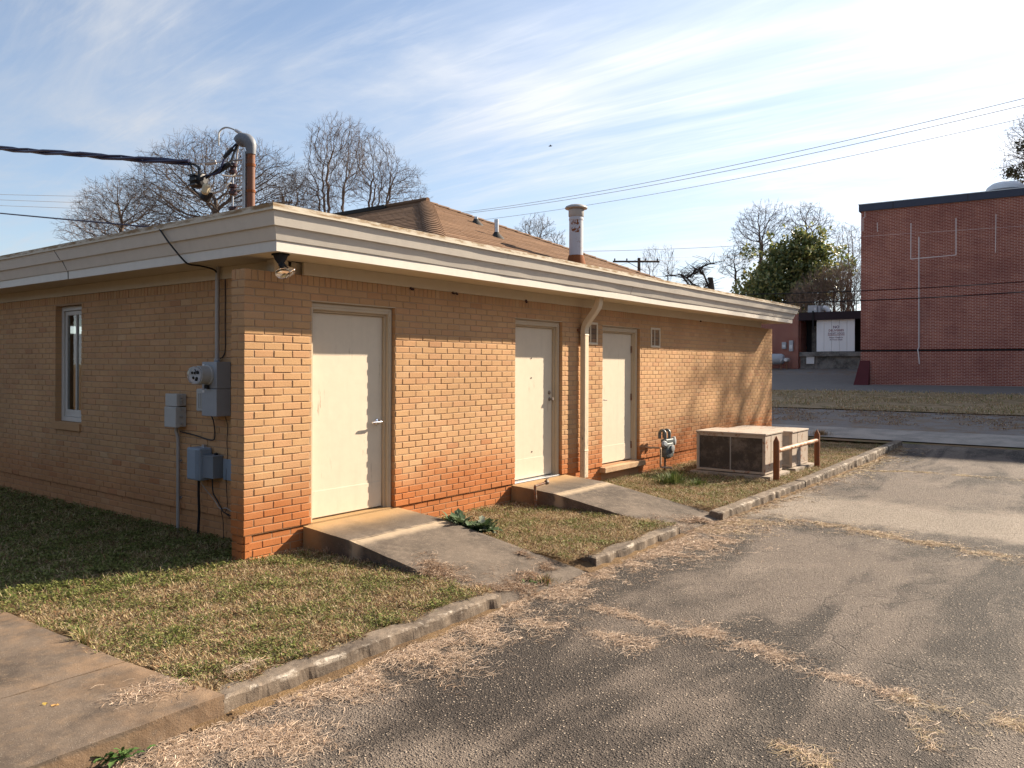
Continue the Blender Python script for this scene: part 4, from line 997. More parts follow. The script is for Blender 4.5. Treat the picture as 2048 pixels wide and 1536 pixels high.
for s_ in (-1, 1):
    mb = MB(); xa = gx+s_*.065
    mb.tube([(xa, gy-.02, zc+.15), (xa, gy-.02, zc+.23)]+[(xa, gy-.02+.045*(1-math.cos(PI*k_/6)), zc+.23+.05*math.sin(PI*k_/6)) for k_ in range(1, 7)]+[(xa, gy+.07, zc+.16)], .023, 10); mb.build('elbow_pipe', M['gas'], t, smooth=True)
mb = MB(); mb.lathe([(.03, -.03), (.062, -.02), (.066, 0), (.062, .02), (.03, .03)], (gx+.17, gy-.04, zc+.115), (.35, -1, .1), 18); mb.build('regulator', M['gasalu'], t, smooth=True)
mb = MB(); mb.tube([(gx+.10, gy-.03, zc+.11), (gx+.16, gy-.03, zc+.115)], .022, 10); mb.build('regulator_neck', M['gas'], t)
mb = MB(); mb.lathe([(.02, -.03), (.048, -.02), (.05, .01), (.03, .03)], (gx-.14, gy-.05, zc+.09), (-.4, -1, .3), 14); mb.build('valve_body', M['gasalu'], t, smooth=True)
mb = MB(); mb.tube([(gx-.03, gy, zc-.10), (gx-.03, gy, -.26)], .018, 10); mb.build('riser_pipe', M['hinge'], t)
mb = MB(); mb.tube([(gx-.13, gy+.02, zc+.03), (gx-.27, gy-.06, zc+.045), (gx-.285, gy-.07, zc+.03), (gx-.29, gy-.07, -.10), (gx-.28, gy-.075, -.125), (gx-.02, gy-.10, -.16)], .014, 8); mb.build('tan_pipe', M['tanpipe'], t, smooth=True)
mb = MB(); mb.tube([(gx-.20, gy+.0, zc+.04), (gx-.24, gy+.10, zc+.04), (gx-.24, .0, zc+.04)], .014, 8); mb.build('wall_pipe', M['tanpipe'], t, smooth=True)

t.scale = (1.22, 1.1, 1.12)
def air_conditioner(x0, x1, y0, y1, z0, z1, label, grey_side):
    t = thing('air_conditioner', label, 'air conditioner', ((x0+x1)/2, (y0+y1)/2, z0), 'condenser boxes behind the pipe rail')
    mb = MB(); mb.box(x0-.012, x1+.012, y0-.012, y1+.012, z1-.028, z1); mb.build('top_panel', M['acbody'], t, bevel=.005)
    mb = MB(); mb.box(x0, x1, y0, y1, z0, z0+.035); mb.build('base_tray', M['acbody'], t, bevel=.004)
    pw = .045
    for (a_, b_) in ((x0, y0), (x1-pw, y0), (x0, y1-pw), (x1-pw, y1-pw)):
        mb = MB(); mb.box(a_, a_+pw, b_, b_+pw, z0+.035, z1-.028); mb.build('corner_post', M['acbody'], t, bevel=.003)
    mb = MB(); mb.box(x0+.006, x0+.02, y0+pw, y1-pw, z1-.075, z1-.028); mb.build('top_rail', M['acbody'], t)
    mb = MB(); mb.box(x0+.022, x0+.04, y0+pw, y1-pw, z0+.035, z1-.028); mb.build('coil_grille', M['coil'] if not grey_side else M['acgrey'], t)
    ym = (y0+y1)/2
    if not grey_side:
        mb = MB(); mb.box(x0+.016, x0+.0215, ym-.01, ym+.01, z0+.035, z1-.075); mb.build('grille_bar', M['acgrey'], t)
    xm = x0+(x1-x0)*.34
    mb = MB(); mb.box(x0+pw, xm-.006, y0+.004, y0+.02, z0+.04, z1-.034); mb.build('service_panel', M['acbody'], t, bevel=.002)
    mb = MB(); mb.box(xm+.006, x1-pw, y0+.002, y0+.02, z0+.04, z1-.034); mb.build('service_panel', M['acbody'], t, bevel=.002)
    if grey_side:
        mb = MB(); mb.box(xm-.02, xm+.16, y0-.001, y0+.0018, z0+.09, z0+.36); mb.build('info_plate', M['acgrey'], t)
    mb = MB(); mb.box(x1-.03, x1-.012, y0+pw, y1-pw, z0+.035, z1-.028); mb.build('back_panel', M['acbody'], t)
    mb = MB(); mb.box(x0+pw, x1-pw, y1-.03, y1-.012, z0+.035, z1-.028); mb.build('wall_side_panel', M['acbody'], t)
    return t
air_conditioner(7.93, 8.72, -1.80, -.68, -.165, .463, 'weathered air conditioner with dark coil grille, the nearer of the two', False)
air_conditioner(9.16, 10.02, -1.82, -.70, -.170, .425, 'faded air conditioner with grey side panel, behind the nearer one', True)
for (a_, b_, lb) in ((7.86, 8.79, 'pale concrete pad under the nearer air conditioner'), (9.08, 10.12, 'pale concrete pad under the farther air conditioner')):
    o = rough_block('equipment_pad', M['pad'], ((a_, -1.9, -.178), (b_, -1.9, -.178), (b_, -.6, -.178), (a_, -.6, -.178), .1), 14, 16, .004, None, 6, a_, None); tag(o, lb, 'concrete pad')
t = thing('pipe_rail', 'rusty pipe rail with two pointed posts guarding the air conditioners', 'barrier', (8.9, -2.0, -.2))
for (x, zt) in ((7.84, .45), (9.93, .42)):
    mb = MB(); mb.tube([(x, -2.0, -.34), (x+.003, -2.0, .1), (x, -2.0, zt-.085), (x, -2.0, zt)], [.047, .047, .047, .004], 14); po = mb.build('post', M['post'], t, smooth=True)
mb = MB(); mb.tube([(7.885, -2.0, .222), (9.885, -2.0, .232)], .036, 14); mb.build('rail', M['rail'], t, smooth=True)
for x in (7.895, 9.875):
    mb = MB(); mb.tube([(x-.008, -2.0, .226), (x+.008, -2.0, .226)], .042, 14); mb.build('rail_collar', M['post'], t)
sp = on(1073, 1001, 2, -.138)
t = thing('water_spigot', 'bent rusty standpipe spigot beside the middle ramp', 'spigot', (sp[0], sp[1], LAWN))
LAWN_ = LAWN
tp = on(1070, 972, 1, sp[1]); e1 = on(1090, 965, 1, sp[1])
mb = MB(); mb.tube([(sp[0], sp[1], -.3), (tp[0], tp[1], tp[2]-.015), (tp[0]+.01, tp[1], tp[2])], .017, 10); mb.tube([tp, (e1[0], e1[1]-.02, tp[2]+.02)], .015, 8); mb.build('pipe', M['hinge'], t, smooth=True)
mb = MB(); mb.lathe([(.016, -.02), (.030, -.015), (.030, .012), (.018, .02)], (e1[0]+.01, e1[1]-.02, tp[2]+.022), (1, -.1, .1), 10); mb.build('valve', M['brass'], t, smooth=True)
mb = MB(); mb.lathe([(.006, 0), (.006, .03), (.032, .032), (.032, .04)], (e1[0]+.0, e1[1]-.02, tp[2]+.035), (0, 0, 1), 10); mb.build('hand_wheel', M['brass'], t)

# ================================================================== red brick building across the road
RD = 38.0
rc = dep(1721, 735, RD); RXC, RYC = rc[0], rc[1]; RTH = R(-87.2)
RU = np.array([math.cos(RTH), math.sin(RTH), 0]); RN = np.array([RU[1], -RU[0], 0])     # along the wall, outward normal (towards -x)
if RN[0] > 0: RN = -RN
def rw(u, z, n=0.0): return tuple(np.array([RXC, RYC, z])+RU*u+RN*n)
def rpx(px, py, n=0.0):
    v = ray(px, py); p0 = np.array([RXC, RYC, 0])+RN*n; t = ((p0-CAM)@RN)/(v@RN); q = CAM+v*t; return (q-np.array([RXC, RYC, 0]))@RU, q[2]
rz = rpx(1721, 409)[1]
red = thing('red_brick_building', 'tall windowless red brick building with blue grey coping', 'building', (RXC, RYC, .5))
def rbox(mb, u0, u1, n0, n1, z0, z1): mb.hexa([rw(u0, z0, n1), rw(u1, z0, n1), rw(u1, z0, n0), rw(u0, z0, n0), rw(u0, z1, n1), rw(u1, z1, n1), rw(u1, z1, n0), rw(u0, z1, n0)])
zb1 = rpx(1800, 701)[1]
mb = MB(); rbox(mb, 0, 46, -24, 0, zb1+.05, rz-.35); rw_ = mb.build('wall', M['red'], red)
mb = MB(); rbox(mb, 0, 46, -24, .0, -1.0, zb1-.05); mb.build('base_wall', M['red'], red)
mb = MB(); rbox(mb, 0.0, 46, -23.9, -.06, zb1-.051, zb1+.051); mb.build('belt_recess', M['dark'], red)
mb = MB(); rbox(mb, -.09, 46, -24, .09, rz-.35, rz-.03); mb.build('coping', M['coping'], red)
mb = MB(); rbox(mb, -.11, 46, -24, .11, rz-.03, rz); mb.build('coping_cap', M['galv'], red)
mb = MB(); rbox(mb, 9.5, 46, -20, -.25, rz, 14.6); mb.build('upper_storey', M['red'], red)
for k_ in range(15):
    mb = MB(); rbox(mb, 1.4+k_*3.05, 1.425+k_*3.05, .088, .096, rz-.35, rz-.03); mb.build('coping_joint', M['tar'], red)
# sealed outlines of old openings and a white pipe
def line(name, mat, pxs, wd, n=0.012, par=red):
    for (a_, b_) in zip(pxs, pxs[1:]):
        ua, za = rpx(*a_); ub, zb = rpx(*b_); mb = MB()
        if abs(ub-ua) > abs(zb-za): mb.hexa([rw(ua, za-wd, n), rw(ub, zb-wd, n), rw(ub, zb-wd, -.01), rw(ua, za-wd, -.01), rw(ua, za+wd, n), rw(ub, zb+wd, n), rw(ub, zb+wd, -.01), rw(ua, za+wd, -.01)])
        else: mb.hexa([rw(ua-wd, za, n), rw(ua+wd, za, n), rw(ua+wd, za, -.01), rw(ua-wd, za, -.01), rw(ub-wd, zb, n), rw(ub+wd, zb, n), rw(ub+wd, zb, -.01), rw(ub-wd, zb, -.01)])
        mb.build(name, mat, par)
line('sealed_joint', M['caulk'], [(1822, 446), (1821.5, 518), (1912, 510), (1912, 436)], .016)
line('sealed_joint', M['caulk'], [(1992, 428), (1991, 505)], .012)
line('sealed_joint', M['caulk'], [(1754.5, 445), (1755, 464)], .012)
line('sealed_joint', M['caulk'], [(1730, 412), (1730, 434), (1726, 436), (1726, 462)], .012)
ua, za = rpx(1838, 474); ub, zb = rpx(1839, 728)
mb = MB(); mb.tube([rw(ua, za, .05), rw(ua+.01, (za+zb)/2, .05), rw(ua+.02, zb1+.15, .05), rw(ua-.03, zb1+.03, .06), rw(ua+.0, zb1-.15, .05), rw(ub, zb, .05)], .022, 6); mb.build('white_pipe', M['caulk'], red)
line('sealed_joint', M['caulk'], [(1726, 473), (2048, 452)], .004)
# sloping painted buttress on the corner
u0_, z0_ = rpx(1738, 768); 
mb = MB(); zt_ = rpx(1738, 721)[1]; zg = .3
mb.hexa([rw(-.30, zg, .55), rw(.42, zg, .55), rw(.42, zg, -.3), rw(-.30, zg, -.3), rw(-.02, zt_, .04), rw(.42, zt_, .04), rw(.42, zt_, -.3), rw(-.02, zt_, -.3)]); mb.build('corner_guard', M['redpaint'], red, bevel=.02)
dm = dep(2011, 363, 36.2); zd = dm[2]-.43
t = thing('roof_dome', 'pale domed roof ventilator on top of the red brick building', 'roof vent', (dm[0], dm[1], zd-.5))
mb = MB(); mb.lathe([(.80, 0.0), (.80, .05), (.74, .18), (.55, .33), (.28, .41), (.04, .43)], (dm[0], dm[1], zd), n=24); mb.build('dome', M['domewhite'], t, smooth=True)
mb = MB(); mb.lathe([(.62, -.6), (.62, .0)], (dm[0], dm[1], zd), n=20); mb.build('curb', M['galv'], t)

# ================================================================== loading dock building
DX = 47.0
def dpx(px, py, x=DX): return on(px, py, 0, x)
Y = lambda px: dpx(px, 700)[1]
Zd = lambda py, px=1650: dpx(px, py)[2]
dk = thing('loading_dock_building', 'dark red brick loading dock with white sliding door left of the tall building', 'building', (DX, Y(1650), 1.4))
yl, y1_, y2_ = Y(1520), Y(1601), Y(1728); ztop = Zd(625); zf = Zd(640); zpl = Zd(704); zpl2 = Zd(713)
mb = MB(); mb.box(DX, DX+9, y1_, yl+6, .6, ztop); mb.build('brick_wall', M['red'], dk)
mb = MB(); mb.box(DX-.25, DX, Y(1599), Y(1586), .6, ztop-.02); mb.build('pilaster', M['red'], dk)
mb = MB(); mb.box(DX-.35, DX+9, y2_-3, y1_+.02, zf, ztop+.02); mb.build('canopy_beam', M['darkbeam'], dk)
mb = MB(); mb.box(DX+1.2, DX+1.3, y2_-3, y1_-.01, zpl, zf); mb.build('dock_recess', M['dark'], dk)
mb = MB(); mb.box(DX+1.0, DX+1.15, Y(1631), Y(1614), zpl, zf-.3); mb.build('inner_door', M['dockconc'], dk)
mb = MB(); mb.box(DX-.30, DX+1.18, y2_-3, y1_-.01, zpl2, zpl); mb.build('dock_floor', M['dockconc'], dk, bevel=.03)
mb = MB(); mb.box(DX-.05, DX+1.18, y2_-3, y1_-.01, .6, zpl2-.002); mb.build('dock_wall', M['dockconc'], dk)
mb = MB(); mb.box(DX-.16, DX-.06, Y(1630), Y(1614), Zd(728), Zd(711)); mb.build('dock_bumper', M['white'], dk, bevel=.02)
ya, yb2 = Y(1710), Y(1633.5); za, zb = Zd(703), Zd(633)
dd = MB(); npl = 5
door_ = None
for k_ in range(npl):
    p0 = ya+(yb2-ya)*k_/npl; p1 = ya+(yb2-ya)*(k_+1)/npl; mb = MB(); mb.box(DX-.06, DX-.005, p0+.006, p1-.006, za, zb)
    o = mb.build('door_panel', M['dockdoor'], dk, bevel=.006); door_ = door_ or o
mb = MB(); mb.box(DX-.10, DX-.045, ya-.1, yb2+.15, zb-.02, zb+.09); mb.build('door_track', M['hinge'], dk)
def sign(txt, px, py, h, mat):
    cu = bpy.data.curves.new('lettering', 'FONT'); cu.body = txt; cu.align_x = 'CENTER'; cu.size = h; cu.extrude = .004; cu.offset = h*.008
    ob = bpy.data.objects.new('lettering', cu); col.objects.link(ob)
    dg = bpy.context.evaluated_depsgraph_get(); me = bpy.data.meshes.new_from_object(ob.evaluated_get(dg)); bpy.data.objects.remove(ob)
    p_ = dpx(px, py, DX-.066); o = bpy.data.objects.new('lettering', me); col.objects.link(o); me.materials.clear(); me.materials.append(mat)
    o.parent = door_; o.matrix_parent_inverse = Matrix()
    Rm = Matrix(((0, 0, -1, 0), (-1, 0, 0, 0), (0, 1, 0, 0), (0, 0, 0, 1)))
    o.matrix_basis = Matrix.Translation(Vector(p_)-Vector(OFF[dk.name])) @ Rm
pxm = 2.95/ (F_PX/52.0) if False else 52.0/F_PX
sign('NO', 1672.3, 656.5, 5.6*pxm*1.25, M['letter2']); sign('DELIVERIES', 1672.3, 662.8, 5.0*pxm*1.12, M['letter']); sign('EXCEPT FOOD', 1672.3, 668.3, 4.2*pxm*1.06, M['letter2'])
sign('Please Check In', 1672, 676.3, 3.4*pxm*1.15, M['letter2']); sign('At Front Desk', 1672, 680.6, 3.4*pxm*1.15, M['letter2'])
mb = MB(); a_ = dpx(1655.5, 670.4, DX-.066); b_ = dpx(1689, 669.6, DX-.066); mb.box(DX-.068, DX-.061, b_[1], a_[1], a_[2]-.018, a_[2]+.018); mb.build('red_rule', M['letter'], door_)
for (p_, z_, w_, h_, lb) in ((1569, 691, .14, .22, 'small pale electrical box on the dock wall, the left of two'), (1585.5, 692, .13, .34, 'taller grey electrical box on the dock pilaster, the right of two')):
    q = dpx(p_, z_); t = thing('electrical_box', lb, 'utility box', tuple(q)); x_ = DX-.25 if p_ > 1580 else DX
    mb = MB(); mb.box(x_-.12, x_-.001, q[1]-w_, q[1]+w_, q[2]-h_, q[2]+h_); mb.build('case', M['acwhite'], t, bevel=.02)
    mb = MB(); mb.box(x_-.128, x_-.121, q[1]-w_*.7, q[1]+w_*.7, q[2]-h_*.5, q[2]+h_*.2); mb.build('door', M['white'], t)
q = dpx(1552, 718, DX-.9)
t = thing('storage_tank', 'grey cylindrical tank lying against the dock wall with two pipe ends', 'tank', (q[0], q[1], q[2]-.4))
mb = MB(); mb.lathe([(.05, -1.2), (.25, -1.15), (.34, -1.0), (.34, .25), (.25, .4), (.05, .45)], (q[0], q[1]-.1, q[2]), (0, -1, 0), 20); mb.build('tank_shell', M['acwhite'], t, smooth=True)
for p_ in (1562, 1573):
    c_ = dpx(p_, 719.5, DX-1.0); mb = MB(); mb.lathe([(.11, 0), (.12, .1), (.12, .5)], (c_[0]-.2, c_[1], c_[2]), (1, 0, 0), 14); mb.build('pipe_end', M['white'], t, smooth=True)
    mb = MB(); mb.tube([(c_[0], c_[1], c_[2]), (c_[0], c_[1], terr(DX)-.1)], .05, 8); mb.build('pipe_leg', M['hinge'], t)
q = dpx(1627, 618, DX+.6)
t = thing('rooftop_unit', 'grey rooftop air handler with short duct above the loading dock', 'air handler', (q[0], q[1], ztop))
za_, zb_ = ztop+.02, dpx(1620, 612, DX+.6)[2]
mb = MB(); mb.box(DX+.2, DX+1.3, Y(1632), Y(1613), za_, zb_); mb.build('cabinet', M['acwhite'], t, bevel=.02)
mb = MB(); mb.box(DX+.19, DX+.21, Y(1630), Y(1626), za_+.15, zb_-.15); mb.build('access_plate', M['white'], t)
mb = MB(); mb.box(DX+.3, DX+1.1, Y(1638), Y(1632.5), za_, zb_-.03); mb.build('plenum', M['acwhite'], t, bevel=.02)
mb = MB(); c_ = (DX+.7, Y(1640), za_+.32); mb.tube([(DX+.7, Y(1640), zb_-.14), (DX+.7, Y(1645), zb_-.18), (DX+.7, Y(1653), za_+.05)], .16, 10); mb.build('duct', M['white'], t, smooth=True)
mb = MB(); mb.box(DX-.42, DX-.352, Y(1631), Y(1628), zf-.6, ztop+.1); mb.build('hanging_strap', M['dark'], t)

# ================================================================== bare trees
from mathutils.kdtree import KDTree
def gp(px, D): p_ = dep(px, 735, D); return (p_[0], p_[1], terr(p_[0])-.05)
def bare_tree(name, base, blobs, mat, label, seed, natt=1500, step=0.20, stems=1, cat='tree', tip=0.006, up=0.12, twigs=2, tl=0.55, trunk_to=0.35, grow_k=0.95, deep=0.8):
    """limbs grow into a crown volume (ellipsoid blobs: centre xyz, horizontal radius, vertical radius)"""
    g = np.random.default_rng(seed); t = thing(name, label, cat, tuple(base), None)
    vol = np.array([b[3]**2*b[4] for b in blobs]); idx = g.choice(len(blobs), natt, p=vol/vol.sum())
    d_ = g.normal(size=(natt, 3)); d_ /= np.linalg.norm(d_, axis=1)[:, None]; rr = g.random(natt)**(1/3)*np.where(g.random(natt) < .5, 1.0, .96)
    B = np.array(blobs)[idx]; A = B[:, :3]+d_*rr[:, None]*np.stack([B[:, 3]*deep, B[:, 3]*deep, B[:, 4]], 1)
    # sideways radius as seen, front-to-back radius a little smaller
    A += (d_*rr[:, None])@np.outer(r0, r0)*(B[:, 3]*(1-deep))[:, None]
    zlow = min(b[2]-b[4] for b in blobs); cxy = np.average(np.array(blobs)[:, :2], axis=0, weights=vol)
    nodes = []; par = []
    for s_ in range(stems):
        a_ = 2*PI*s_/max(1, stems)+g.uniform(-.3, .3); off = np.array([math.cos(a_), math.sin(a_), 0])
        p0 = np.array(base)+off*(.18 if stems > 1 else 0)+np.array([0, 0, -.3]); ztop = zlow+(max(b[2]+b[4] for b in blobs)-zlow)*(trunk_to*1.25 if stems > 1 else trunk_to)*g.uniform(.75, 1.15)
        tgt = np.array([cxy[0], cxy[1], 0])+off*(.0 if stems == 1 else blobs[0][3]*.42)
        n = max(2, int((ztop-p0[2])/step)); prev = -1
        for i in range(n+1):
            f_ = i/n; q = p0*(1-f_)+np.array([tgt[0], tgt[1], ztop])*f_; q[:2] = p0[:2]*(1-f_**1.5)+tgt[:2]*f_**1.5
            q = q+g.normal(0, .03, 3)*(i > 0); nodes.append(q); par.append(prev); prev = len(nodes)-1
    alive = np.ones(natt, bool); kill = step*1.15; reach = step*11; nch = {}
    for it in range(150):
        kd = KDTree(len(nodes))
        for i, q in enumerate(nodes): kd.insert(q, i)
        kd.balance(); acc = {}
        for k_ in np.nonzero(alive)[0]:
            _, i, dist = kd.find(A[k_])
            if dist < kill: alive[k_] = False; continue
            if dist < reach:
                v = (A[k_]-nodes[i])/dist; acc[i] = acc.get(i, 0)+v
        if not acc: break
        n0 = len(nodes)
        for i, v in acc.items():
            l_ = np.linalg.norm(v)
            if l_ < .05: continue
            pv = nodes[i]-nodes[par[i]] if par[i] >= 0 else np.array([0, 0, step]); pl = np.linalg.norm(pv)
            if nch.get(i, 0) >= 3: continue
            v = v/l_+pv/max(pl, 1e-6)*.45+np.array([0, 0, up*.6])+g.normal(0, .22, 3); v /= np.linalg.norm(v)
            nch[i] = nch.get(i, 0)+1; nodes.append(nodes[i]+v*step); par.append(i)
        if len(nodes) == n0 or len(nodes) > 7000: break
    n = len(nodes); ch = [[] for _ in range(n)]
    for i, p_ in enumerate(par):
        if p_ >= 0: ch[p_].append(i)
    rad = np.zeros(n)
    for i in range(n-1, -1, -1):
        rad[i] = max(tip*1.25, sum(rad[c]**2.12 for c in ch[i])**(1/2.12)) if ch[i] else tip*1.25
    tr = MB(); tw = MB(); P_ = [Vector(q) for q in nodes]
    roots = [i for i in range(n) if par[i] < 0]; stack = [(r_, None) for r_ in roots]
    while stack:                                   # chains between forks
        i, pv = stack.pop(); chain = [pv, i] if pv is not None else [i]
        while ch[i]:
            c = max(ch[i], key=lambda q: rad[q])
            for q in ch[i]:
                if q != c: stack.append((q, i))
            chain.append(c); i = c
        if len(chain) > 1:
            rr_ = [rad[q] for q in chain]
            if pv is not None: rr_[0] = rr_[1]
            big = rr_[0] > min(.035, rad.max()*.5); (tr if big else tw).tube([P_[q] for q in chain], rr_, 6 if big else 3, cap=False)
    for i in range(n):                             # fine twigs
        if rad[i] < tip*3.2:
            for q in range(twigs if not ch[i] else (1 if g.random() < .8 else 0)):
                pv = P_[i]-P_[par[i]] if par[i] >= 0 else Vector((0, 0, 1)); d0 = (pv.normalized()+Vector(g.normal(0, .55, 3))+Vector((0, 0, up))).normalized()
                l_ = tl*g.uniform(.5, 1.2); m1 = P_[i]+d0*l_*.5; d1 = (d0+Vector(g.normal(0, .3, 3))+Vector((0, 0, up))).normalized()
                tw.tube([P_[i], m1, m1+d1*l_*.5], [tip, tip*.8, tip*.55], 3, cap=False)
                for w_ in range(2):
                    d2 = (d0+Vector(g.normal(0, .6, 3))).normalized(); tw.tube([m1, m1+d2*l_*.45], [tip*.7, tip*.5], 3, cap=False)
    tr.build('trunk', mat, t)
    if tw.v: tw.build('crown', mat, t)
    return t
def bl(px, py, D, rx, ry):
    q = dep(px, py, D); return (q[0], q[1], q[2], rx*D/F_PX, ry*D/F_PX)
bare_tree('bare_tree', gp(430, 36), [bl(430, 385, 36, 165, 112), bl(330, 400, 36, 90, 80), bl(530, 390, 36, 85, 95)], M['bark'], 'wide bare oak behind the building, directly behind the service mast', 3, 5200, .19)
bare_tree('bare_tree', gp(255, 37), [bl(255, 420, 37, 95, 60), bl(215, 440, 37, 70, 45)], M['bark'], 'lower bare tree left of the oak, above the side eave', 8, 2600, .19)
bare_tree('bare_tree', gp(175, 42), [bl(180, 465, 42, 62, 34), bl(240, 470, 42, 60, 40)], M['bark2'], 'lowest bare tree at the left end of the row behind the building', 10, 1400, .21)
bare_tree('bare_tree', gp(665, 36), [bl(672, 330, 36, 66, 92), bl(640, 390, 36, 60, 70), bl(690, 300, 36, 45, 55)], M['bark2'], 'tall vase shaped bare tree behind the roof, right of the oak', 12, 3000, .19, stems=5, up=.5)
bare_tree('bare_tree', gp(705, 38), [bl(745, 345, 38, 55, 80), bl(785, 380, 38, 60, 55), bl(820, 400, 38, 35, 30)], M['bark'], 'many stemmed bare tree leaning right beside the roof peak', 21, 2600, .20, stems=5, up=.42)
bare_tree('bare_tree', gp(590, 40), [bl(590, 400, 40, 50, 55)], M['bark'], 'small bare tree between the oak and the vase shaped tree', 33, 1000, .20)
bare_tree('bare_tree', gp(1072, 62), [bl(1072, 464, 62, 34, 28)], M['bark'], 'small distant bare tree left of the flue pipe', 41, 900, .24, stems=3, tip=.009, up=.5)
bare_tree('bare_tree', gp(1112, 66), [bl(1112, 485, 66, 18, 20)], M['bark'], 'fainter distant bare tree close to the flue pipe', 44, 400, .24, stems=2, tip=.009, up=.5)
bare_tree('bare_tree', gp(1520, 60), [bl(1515, 470, 60, 50, 58), bl(1545, 445, 60, 40, 38)], M['bark'], 'tall bare tree rising behind the evergreen tree', 52, 2000, .26, stems=2, tip=.009, up=.3)
bare_tree('bare_tree', gp(1612, 62), [bl(1612, 450, 62, 45, 44), bl(1650, 460, 62, 26, 30)], M['bark'], 'bare tree with high crown just right of the evergreen top', 57, 1300, .26, stems=2, tip=.009, up=.3)
bare_tree('bare_tree', gp(1692, 66), [bl(1694, 515, 66, 36, 68)], M['bark2'], 'fine twigged bare tree beside the red building edge', 63, 1700, .26, stems=3, tip=.009, up=.4)
bare_tree('bare_tree', gp(1338, 46), [bl(1336, 535, 46, 15, 42)], M['bark'], 'thin upright bare sapling behind the roof end', 71, 300, .2, stems=1, tip=.006, up=.7, trunk_to=.5)
bare_tree('bare_tree', gp(1300, 48), [bl(1302, 530, 48, 20, 34)], M['bark'], 'thin bare sapling next to the utility pole', 74, 260, .2, stems=2, tip=.006, up=.6)
bare_tree('bare_tree', gp(1478, 58), [bl(1470, 528, 58, 34, 32)], M['darkbark'], 'low spreading bare tree left of the evergreen', 77, 600, .24, tip=.009)
bare_tree('bare_tree', (30.6, -8.0, terr(30.6)), [(30.6, -8.0, 12.3, 2.1, 2.9), (30.2, -7.7, 10.2, 1.4, 1.6)], M['bark'], 'tall bare tree beside the road in front of the red building, right of the view', 91, 900, .30, stems=2, tip=.014, up=.5)
bare_tree('twiggy_shrub', gp(1660, 54), [bl(1655, 590, 54, 48, 45), bl(1640, 610, 54, 45, 40)], M['shrubwood'], 'dense brown twiggy shrub behind the loading dock, against the red building', 81, 3000, .22, stems=9, cat='shrub', tip=.009, up=.45, twigs=4, tl=.8)
bare_tree('twiggy_shrub', gp(1700, 53), [bl(1698, 580, 53, 34, 48)], M['shrubwood'], 'second brown twiggy shrub touching the red building edge', 83, 2000, .22, stems=7, cat='shrub', tip=.009, up=.5, twigs=4, tl=.8)
bare_tree('twiggy_shrub', gp(1612, 53), [bl(1612, 608, 53, 36, 32)], M['shrubwood'], 'lower brown twiggy shrub under the evergreen tree', 86, 1600, .22, stems=7, cat='shrub', tip=.009, up=.45, twigs=4, tl=.8)
# pruned tree with thick drooping limbs
b_ = gp(1420, 44); t = thing('pruned_tree', 'dark pruned tree with thick arching limbs above the eave end', 'tree', b_)
mb = MB(); mb2 = MB()
P44 = lambda px, py: dep(px, py, 44)
mb.tube([b_, P44(1424, 600), P44(1423, 575), P44(1422, 558), P44(1416, 557)], [.26, .2, .17, .14, .08], 8)
limbs = [[(1424, 580), (1414, 566), (1408, 550), (1400, 544), (1392, 543), (1384, 556)], [(1408, 550), (1398, 538), (1390, 541), (1380, 556)], [(1424, 585), (1405, 578), (1385, 568), (1374, 556), (1362, 549), (1345, 551), (1330, 552)],
         [(1424, 588), (1400, 580), (1380, 572), (1365, 572)], [(1374, 556), (1384, 548), (1396, 545)], [(1362, 549), (1372, 562), (1380, 572)], [(1398, 538), (1408, 532), (1418, 528), (1428, 527)], [(1424, 578), (1412, 570), (1406, 580)]]
for lb_ in limbs:
    n_ = len(lb_); mb.tube([P44(*q) for q in lb_], [.065*(1-.6*i/n_) for i in range(n_)], 6)
    for k_ in range(26):
        i = random.randrange(n_-1); f_ = random.random(); q = np.array(lb_[i])*(1-f_)+np.array(lb_[i+1])*f_
        e = q+np.array([random.uniform(-16, 16), random.uniform(-22, 4)]); mm = (q+e)/2+np.array([random.uniform(-3, 3), random.uniform(-4, 2)])
        mb2.tube([P44(*q), P44(*mm)+np.array([0, random.uniform(-.3, .3), 0]), P44(*e)+np.array([0, random.uniform(-.6, .6), 0])], [.02, .013, .008], 3, cap=False)
mb.build('trunk', M['darkbark'], t); mb2.build('twigs', M['darkbark'], t)

# evergreen with leathery leaves
def leaf_cloud(cs, n, ls, cols, rseed, up=0.3):
    g = np.random.default_rng(rseed); V = []; C = []
    w_ = np.array([c[3]**2 for c in cs]); w_ = w_/w_.sum(); idx = g.choice(len(cs), n, p=w_)
    c = np.array(cs)[idx]; d = g.normal(size=(n, 3)); d /= np.linalg.norm(d, axis=1)[:, None]
    r_ = c[:, 3]*np.clip(g.normal(.82, .22, n), .2, 1.35)
    p_ = c[:, :3]+d*r_[:, None]*np.array([1, 1, .85])
    a = g.normal(size=(n, 3)); a[:, 2] += up; a += d*.6; a /= np.linalg.norm(a, axis=1)[:, None]
    b = np.cross(a, g.normal(size=(n, 3))); b /= np.linalg.norm(b, axis=1)[:, None]
    l_ = ls*g.uniform(.6, 1.3, n)[:, None]; wd = l_*.36
    V = np.stack([p_, p_+a*l_*.5+b*wd, p_+a*l_, p_+a*l_*.5-b*wd], 1).reshape(-1, 3)
    ci = g.integers(0, len(cols), n); cc_ = np.array(cols)[ci]*g.uniform(.7, 1.3, n)[:, None]
    return V, np.arange(4*n).reshape(-1, 4), np.repeat(cc_, 4, axis=0)
b_ = gp(1575, 56); t = thing('evergreen_tree', 'dense dark green evergreen tree with sunlit yellowish leaves behind the eave end', 'tree', b_)
mb = MB(); mb.tube([b_, dep(1576, 640, 56), dep(1578, 540, 56)], [.35, .25, .08], 8)
cs = []; rnd = random.Random(5)
